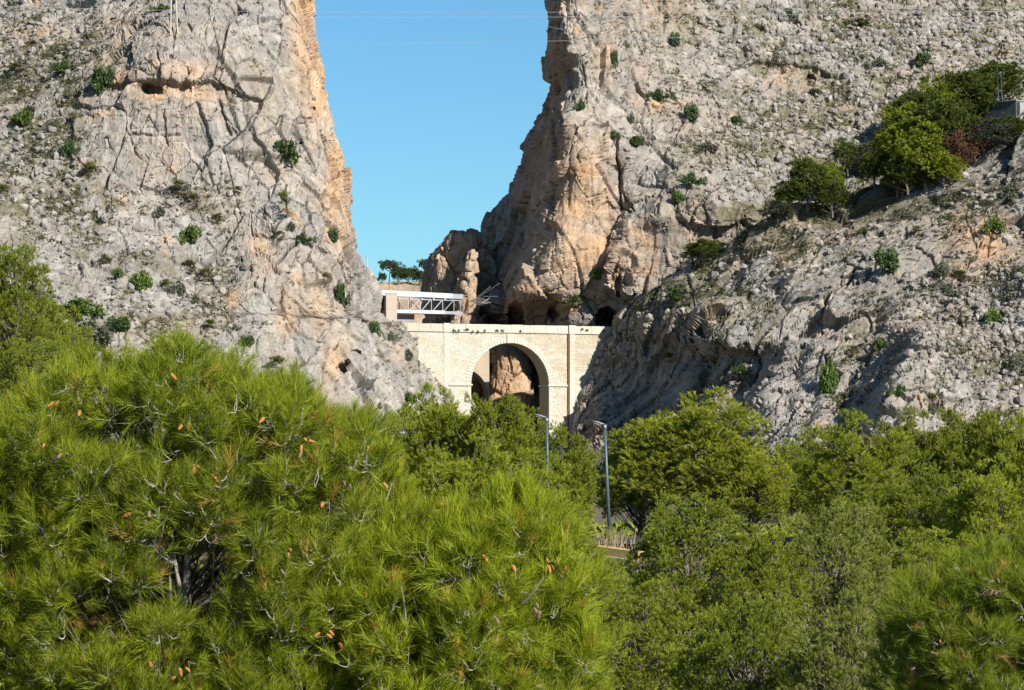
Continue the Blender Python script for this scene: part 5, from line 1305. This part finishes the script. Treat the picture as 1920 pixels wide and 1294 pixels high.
# ---- undergrowth under the wood
def undergrowth():
    rng = np.random.default_rng(31); n = 1800; Y = rng.uniform(48, 300, n); X = rng.uniform(-0.2, 0.2, n) * Y
    ok = ~((Y > 180) & (Y < 202)); X, Y = X[ok], Y[ok]; n = len(X); sz = rng.uniform(0.5, 1.5, n); K = 46
    d = unit(rng.normal(size=(n, K, 3)) * np.array([1, 1, .7]) + np.array([0, 0, .35])); o = np.stack([X, Y, gz(X, Y)], -1)[:, None, :] + d * sz[:, None, None] * rng.uniform(.5, 1, (n, K, 1))
    L = (0.11 + Y * 0.0009)[:, None, None] * rng.uniform(.6, 1.3, (n, K, 1)); a = unit(d + rng.normal(size=d.shape) * .6); b = unit(np.cross(a, rng.normal(size=d.shape)))
    V = np.stack([o - b * L * .4, o + b * L * .4, o + a * L * 1.3], 2).reshape(-1, 3)
    tn = np.repeat(np.clip(rng.uniform(0, .7, (n, 1)) + rng.uniform(0, .3, (n, K)), 0, 1).ravel(), 3)
    tag(link("undergrowth", np_mesh("undergrowth", V, np.arange(len(V)).reshape(-1, 3), M_MIDD, {"tint": tn})), "dark green undergrowth between the pines of the wood", "undergrowth", kind='stuff')
undergrowth()

# ---- low scrub, grass tufts and loose stones over the slopes
def scatter():
    rng = np.random.default_rng(77); PTS = []; RK = []
    for nm, cnt in (("left_cliff", 7500), ("right_cliff", 7500), ("right_hillside", 8500)):
        r = ROCKS[nm]; m = r["front"] & (r["px"] > -40) & (r["px"] < 1960) & (r["py"] > -20) & (r["py"] < 870)
        ii = np.flatnonzero(m.ravel()); Vv = r["V"].reshape(-1, 3)[ii]; nz = r["N"].reshape(-1, 3)[ii, 2]
        clump = fbm(Vv / 6.0, 3, 91) + 0.35 * r["gn"].ravel()[ii]
        w = np.clip(0.05 + r["rub"].ravel()[ii] * 0.9 + r["gr"].ravel()[ii] * 2.0, 0, 3) * np.clip(0.25 + 2.2 * clump, 0.04, 2) * np.clip(nz + 0.25, 0.05, 1)
        c = rng.choice(len(ii), cnt, False, w / w.sum()); PTS.append(Vv[c])
        w2 = (r["rub"].ravel()[ii] ** 2 + 0.02) * np.clip(nz, 0.02, 1)
        c2 = rng.choice(len(ii), 4200 if nm == 'right_cliff' else 1800, False, w2 / w2.sum()); RK.append(Vv[c2])
    p = np.vstack(PTS); n = len(p); K = 9
    sz = rng.uniform(0.2, 0.6, n) * np.where(rng.uniform(size=n) < 0.13, 1.8, 1.0) * np.where(rng.uniform(size=n) < 0.03, 1.5, 1.0)
    d = unit(rng.normal(size=(n, K, 3)) * np.array([1, 1, 0.6]) + np.array([0, -0.15, 0.7])); b = unit(np.cross(d, rng.normal(size=(n, K, 3))))
    o = p[:, None, :] + rng.normal(size=(n, K, 3)) * sz[:, None, None] * np.array([.55, .3, .15]) + np.array([0, -0.15, 0.05]); L = (sz[:, None] * rng.uniform(.5, 1.1, (n, K)))[..., None]
    V = np.stack([o - b * L * .28, o + b * L * .28, o + d * L], 2).reshape(-1, 3)
    tn = np.repeat(np.clip(rng.uniform(0, 1, (n, 1)) * .75 + rng.uniform(0, .35, (n, K)), 0, 1).ravel(), 3)
    tag(link("scrub", np_mesh("scrub", V, np.arange(len(V)).reshape(-1, 3), M_SCRUB, {"tint": tn})), "low grey-green scrub and dry grass tufts dotted over the limestone", "scrub", kind='stuff')
    # loose limestone boulders
    g = (1 + 5 ** .5) / 2
    ico = unit(np.array([(-1, g, 0), (1, g, 0), (-1, -g, 0), (1, -g, 0), (0, -1, g), (0, 1, g), (0, -1, -g), (0, 1, -g), (g, 0, -1), (g, 0, 1), (-g, 0, -1), (-g, 0, 1)], float))
    icf = np.array([(0, 11, 5), (0, 5, 1), (0, 1, 7), (0, 7, 10), (0, 10, 11), (1, 5, 9), (5, 11, 4), (11, 10, 2), (10, 7, 6), (7, 1, 8), (3, 9, 4), (3, 4, 2), (3, 2, 6), (3, 6, 8), (3, 8, 9), (4, 9, 5), (2, 4, 11), (6, 2, 10), (8, 6, 7), (9, 8, 1)])
    q = np.vstack(RK); n = len(q); sz = 0.28 + 0.95 * rng.uniform(0, 1, n) ** 2.6
    sc = sz[:, None] * rng.uniform(0.6, 1.3, (n, 3)); th = rng.uniform(0, 6.28, n)
    v = ico[None] * (1 + rng.uniform(-.28, .25, (n, 12, 1))) * sc[:, None, :]
    v = np.stack([v[..., 0] * np.cos(th)[:, None] - v[..., 1] * np.sin(th)[:, None], v[..., 0] * np.sin(th)[:, None] + v[..., 1] * np.cos(th)[:, None], v[..., 2]], -1)
    V = (q[:, None, :] + v + np.array([0, 0, 0.05])).reshape(-1, 3); Fc = (icf[None] + (np.arange(n) * 12)[:, None, None]).reshape(-1, 3)
    tone = np.repeat(rng.uniform(0.0, 0.8, n), 12)
    tag(link("boulders", np_mesh("boulders", V, Fc, M_ROCK, {"rk": np.stack([tone * 0, tone * 0, tone * 0 + .1, tone], -1)})), "loose pale limestone boulders strewn over the slopes", "boulders", kind='stuff')
scatter()

# ---- foreground pines, built needle by needle
CONE_ME = None
def cone_mesh(mat):
    V = []; Q = []; n = 9; rings = 10
    for i in range(rings + 1):
        t_ = i / rings; r = 0.0185 * (math.sin(math.pi * min(1, t_ * 0.85 + 0.12)) ** 0.7) * (1.0 if i % 2 else 0.82)
        if i in (0, rings): r = 0.002
        for k in range(n):
            a = 2 * math.pi * (k + 0.5 * (i % 2)) / n; V.append((r * math.cos(a), r * math.sin(a), -0.085 * t_))
    for i in range(rings):
        for k in range(n): Q.append((i * n + k, i * n + (k + 1) % n, (i + 1) * n + (k + 1) % n, (i + 1) * n + k))
    return np_mesh("pine_cone", V, np.array(Q), mat)
CONES = [cone_mesh(M_CONE), cone_mesh(M_CONEOLD)]

def near_pine(name, sil, Yc, trunk_px, xr, bot, depth, ncl, spc, K, mat, label, seed, gaps=(), cones=(), nl=0.088, nw=0.0034, clr=0.06, leaders=(), inset=50, sep=0.78):
    rng = np.random.default_rng(seed)
    s = F / Yc; sx = np.array([p[0] for p in sil], float); sy = np.array([p[1] for p in sil], float)
    x0, x1 = xr; xc = (x0 + x1) / 2; hw = (x1 - x0) / 2
    bo = []; br = []; tries = 0
    while len(bo) < ncl and tries < 60000:
        tries += 1
        px = rng.uniform(x0, x1); u_ = (px - xc) / hw; dmax = depth * math.sqrt(max(1 - u_ * u_, 0.05))
        y = Yc + rng.uniform(-dmax, dmax * 0.6); r_ = rng.uniform(0.10, 0.21)
        py = rng.uniform(np.interp(px, sx, sy) + inset * 0.5 + r_ * s * 0.75 + 130 * ((y - Yc) / depth) ** 2, bot)
        if any(abs(px - g[0]) < g[2] + 42 and abs(py - g[1]) < g[3] + 35 and y < Yc + 0.3 for g in gaps): continue
        c = np.array(P(px, py, y))
        if len(bo):
            dd = (np.array(bo) - c) * np.array([1, 0.8, 1.15])
            if (np.sqrt((dd ** 2).sum(1)) < (np.array(br) + r_) * sep).any(): continue
        bo.append(c); br.append(r_)
    bo, br = np.array(bo), np.array(br)
    NB, per = len(bo), 8
    dv = unit(rng.normal(size=(NB, per, 3)) + np.array([0, -0.25, 0.45]))
    C = (bo[:, None, :] + dv * br[:, None, None] * rng.uniform(0.25, 1.0, (NB, per, 1)) * np.array([1.15, 1.15, 0.85])).reshape(-1, 3)
    out = unit(dv + np.array([0, 0, 0.35])).reshape(-1, 3)
    ctint = np.repeat(rng.uniform(0, 1, NB), per)
    lead = [(px, py, dy) for (px, py, dy) in leaders] + [(px, np.interp(px, sx, sy) + rng.uniform(-25, 60), rng.uniform(-depth * .6, .3)) for px in rng.uniform(x0, x1, 34)]
    gzz = float(gz(0, Yc)); tx = P(trunk_px, 850, Yc)[0]
    root = empty(name, (tx, Yc, gzz), label, "pine tree", "foreground pines")
    O = np.array([tx, Yc, gzz])
    base, sd, V, Fc, tn = crown_from(C, out, clr, spc, K, nl, nw, 0.10, rng, up=0.55, spread=0.85, ct=ctint)
    lb, ld = [], []
    for (px, py, dy) in lead:
        tip = np.array(P(px, py + 42, Yc + dy)); n_ = 16
        ax = unit(np.array([rng.normal() * .15, rng.normal() * .15, 1.0]))
        for k in range(n_):
            f = k / n_; w_ = 0.085 * (1 - f) + .005; a_ = rng.uniform(0, 6.28)
            lb.append(tip - ax * (0.34 * (1 - f)) + np.array([math.cos(a_), math.sin(a_), 0]) * w_); ld.append(unit(ax * (.7 + f) + np.array([math.cos(a_), math.sin(a_), 0]) * (1 - f) * .8))
    bad = np.repeat(rng.uniform(size=len(base)) < 0.035, K * 3)
    tn = np.where(bad, 1.0, tn * 0.84)
    V3, F3, t3 = needles(np.array(lb), np.array(ld), np.full(len(lb), .12), K, nl, nw, rng, 0.6, rng.uniform(.3, 1, len(lb)))
    Fc = np.vstack([Fc, F3 + len(V)]); V = np.vstack([V, V3]); tn = np.concatenate([tn, t3])
    link("crown", np_mesh("crown", V - O, Fc, mat, {"tint": tn}), root)
    # trunk, boughs and twigs
    topz = P(trunk_px, np.interp(trunk_px, sx, sy) + 60, Yc)[2]
    tt = np.linspace(0, 1, 12)[:, None]; tr = np.array([tx, Yc, gzz - .3]) * (1 - tt) + np.array([tx, Yc + .05, topz]) * tt + np.sin(tt * 7 + seed) * np.array([[.03, .03, 0]])
    segs = [(tr - O, np.linspace(0.075, 0.008, 12))]; tw = []
    for i in range(len(C)):
        hd = np.linalg.norm(C[i, :2] - np.array([tx, Yc])); za = max(C[i, 2] - 0.75 * hd - 0.1, gzz + .8)
        f = np.clip((za - gzz) / (topz - gzz), 0, .95); a = np.array([np.interp(f, tt[:, 0], tr[:, j]) for j in range(3)])
        if i % 7 == 0: segs.append((lambda p, r: (p - O, r))(*limb(a, C[i], 0.010 * (1.2 - f) + .003, 0.0028, rng, 0.08, 6)))
        k = 0
        for j in range(0, spc, 2):
            b0 = base[i * spc + j]; tw.append((np.array([C[i] - O, (C[i] + b0) / 2 - O + rng.normal(size=3) * .006, b0 - O, b0 + sd[i * spc + j] * 0.11 - O]), np.array([.0026, .0022, .0018, .0010])))
    bare = []
    for (px0, py0, px1, py1, dy, r) in gaps_br.get(name + str(seed), []):
        bare.append((lambda p, rr: (p - O, rr))(*limb(P(px0, py0, Yc + dy), P(px1, py1, Yc + dy - 0.1), r, r * .4, rng, 0.14, 8)))
    TV, TQ = tubes(segs, 6); link("trunk", np_mesh("trunk", TV, TQ, M_BARK, smooth=True), root)
    for bp_, br_ in bare:
        b_V, b_Q = tubes([(bp_, br_)], 7); link("bare_branch", np_mesh("bare_branch", b_V, b_Q, M_TWIG, smooth=True), root)
    TV, TQ = tubes(tw, 3); tag(link("twigs", np_mesh("twigs", TV, TQ, M_TWIG), root), kind='stuff')
    # cones hang where the photograph shows them
    cp = proj(base[:, 0], base[:, 1], base[:, 2])
    for i, (px, py, kind) in enumerate(cones):
        dd = np.hypot(cp[0] - px, cp[1] - py); near = np.flatnonzero(dd < 28)
        j = near[np.argmin(base[near, 1])] if len(near) else int(np.argmin(dd))
        y = base[j, 1] - 0.04; p = np.array(P(px, py, y))
        if rng.uniform() < 0.45: link("pine_cone", CONES[kind], root, p - O + np.array([rng.uniform(-.04, .04), -.01, rng.uniform(-.05, .03)]), (rng.uniform(-.9, .9), rng.uniform(-.9, .9), 0), [rng.uniform(0.45, 0.65)] * 3)
        o_ = link("pine_cone", CONES[kind], root, p - O, (rng.uniform(-1.2, 1.2), rng.uniform(-1.2, 1.2), rng.uniform(0, 6)), [rng.uniform(0.42, 0.62)] * 3)
    return root

gaps_br = {
 "foreground_pine11": [(338, 1180, 325, 1040, -.35, .022), (350, 1190, 354, 1020, -.1, .045), (330, 1180, 322, 1035, -.3, .018), (262, 985, 225, 960, -.5, .006), (430, 1150, 480, 1120, -.45, .007), (560, 1120, 640, 1090, -.6, .006), (345, 1160, 480, 1040, -.45, .010), (330, 1060, 262, 990, -.5, .009), (185, 1045, 186, 985, -.4, .02), (480, 905, 500, 850, -.5, .012),
                       (685, 975, 735, 905, -.4, .009), (330, 1055, 300, 1030, -.45, .007), (400, 1000, 372, 935, -.5, .008), (250, 905, 235, 880, -.5, .006)],
 "foreground_pine12": [(795, 1200, 775, 1120, -.35, .006), (760, 1185, 752, 1100, -.45, .006), (980, 1130, 1020, 1080, -.5, .008)],
}
near_pine("foreground_pine", [(-200, 800), (-60, 745), (0, 755), (60, 700), (100, 690), (160, 655), (230, 662), (300, 625), (335, 612), (380, 640), (430, 648), (480, 690), (540, 685), (590, 735), (650, 745), (700, 775), (750, 850), (775, 930), (790, 1100), (790, 1300)],
    15.5, 345, (-170, 780), 1370, 1.15, 340, 5, 42, M_NEAR, "big bright yellow-green pine with orange cones filling the lower left foreground", 11,
    gaps=[(335, 1090, 40, 75), (240, 830, 14, 18), (488, 900, 12, 34), (185, 1010, 8, 28), (222, 1190, 8, 16), (430, 1110, 20, 14), (700, 940, 8, 26)],
    leaders=[(330, 612, -.2), (300, 650, -.3), (370, 640, 0), (62, 700, -.1), (165, 655, 0), (430, 655, -.1), (530, 690, 0), (600, 735, -.1), (110, 690, -.4), (660, 750, 0), (230, 670, -.3)],
    cones=[(320, 700, 0), (308, 730, 0), (102, 754, 0), (150, 770, 0), (355, 790, 0), (70, 822, 0), (362, 870, 0), (367, 872, 0), (396, 890, 0), (399, 912, 1), (246, 962, 0), (236, 968, 0), (280, 958, 1), (455, 685, 0), (496, 782, 0), (519, 744, 0),
           (570, 822, 0), (578, 826, 0), (566, 845, 1), (650, 820, 0), (692, 835, 0), (718, 905, 0), (740, 905, 0), (610, 940, 0), (540, 1036, 0), (545, 1030, 0), (526, 1068, 1), (655, 907, 1), (683, 1110, 0), (612, 1190, 0), (636, 1206, 0), (565, 1335, 0),
           (348, 1252, 0), (340, 1254, 0), (45, 1190, 0), (20, 1260, 1), (100, 990, 1), (120, 850, 1), (600, 1186, 0), (673, 1222, 0), (280, 1240, 0)])
near_pine("foreground_pine", [(600, 1060), (700, 960), (760, 930), (850, 940), (920, 905), (1000, 900), (1050, 955), (1070, 1030), (1090, 1130), (1110, 1220), (1130, 1330)],
    15.1, 890, (600, 1096), 1380, 0.62, 170, 5, 44, M_NEAR, "second foreground pine with hanging cones, rising to the street lamps' foot", 12,
    gaps=[(780, 1150, 14, 50), (1010, 1110, 10, 14)], leaders=[(925, 905, -.1), (1000, 900, 0), (850, 940, -.2), (760, 935, 0), (1050, 980, 0)], inset=80,
    cones=[(838, 950, 0), (845, 962, 0), (832, 945, 0), (840, 975, 0), (930, 966, 0), (1024, 1046, 0), (1032, 1058, 0), (958, 1066, 0), (1064, 1060, 0), (1018, 1090, 1), (1045, 1078, 1), (1004, 1130, 1), (1000, 1140, 1), (925, 1155, 1), (948, 1112, 0),
           (1026, 1240, 0), (1080, 1244, 0), (1010, 1280, 1), (1002, 1284, 1), (700, 1214, 0), (905, 1040, 0)])
near_pine("foreground_pine", [(1620, 1240), (1650, 1150), (1700, 1060), (1760, 1090), (1800, 1015), (1860, 985), (1900, 975), (2000, 990), (2100, 1050)],
    19.5, 1880, (1680, 2060), 1370, 0.9, 130, 5, 44, M_NEAR2, "foreground pine in the lower right corner with loose bright shoots", 13,
    leaders=[(1700, 1060, 0), (1860, 985, 0), (1800, 1020, -.2), (1655, 1160, 0)],
    cones=[(1864, 1088, 1), (1870, 1110, 1), (1745, 1222, 1), (1716, 1252, 1), (1762, 1200, 0), (1905, 1060, 0)], clr=0.075, inset=60)

# dry grass at the foot of the nearer lamp
def dry_grass():
    rng = np.random.default_rng(9); c = np.array(P(1150, 1022, 187.5)); n = 110
    p = np.stack([rng.normal(0, .55, n), rng.normal(0, .3, n), np.zeros(n) - .35], -1); d = unit(np.stack([rng.normal(0, .25, n), rng.normal(0, .25, n), np.ones(n)], -1)); L = rng.uniform(.8, 2.0, (n, 1)); sd_ = np.array([[.022, 0, 0]])
    V = np.stack([p - sd_, p + sd_, p + d * L], 1).reshape(-1, 3)
    m_ = mat_leaf("dry_grass_blades", (0.2, 0.16, 0.09), (0.4, 0.33, 0.2), None, .2)
    o_ = link("dry_grass", np_mesh("dry_grass", V, np.arange(len(V)).reshape(-1, 3), m_, {"tint": np.repeat(rng.uniform(0, 1, n), 3)}), None, c)
    tag(o_, "clump of tall dry straw-coloured grass at the nearer lamp's foot", "grass clump")
dry_grass()
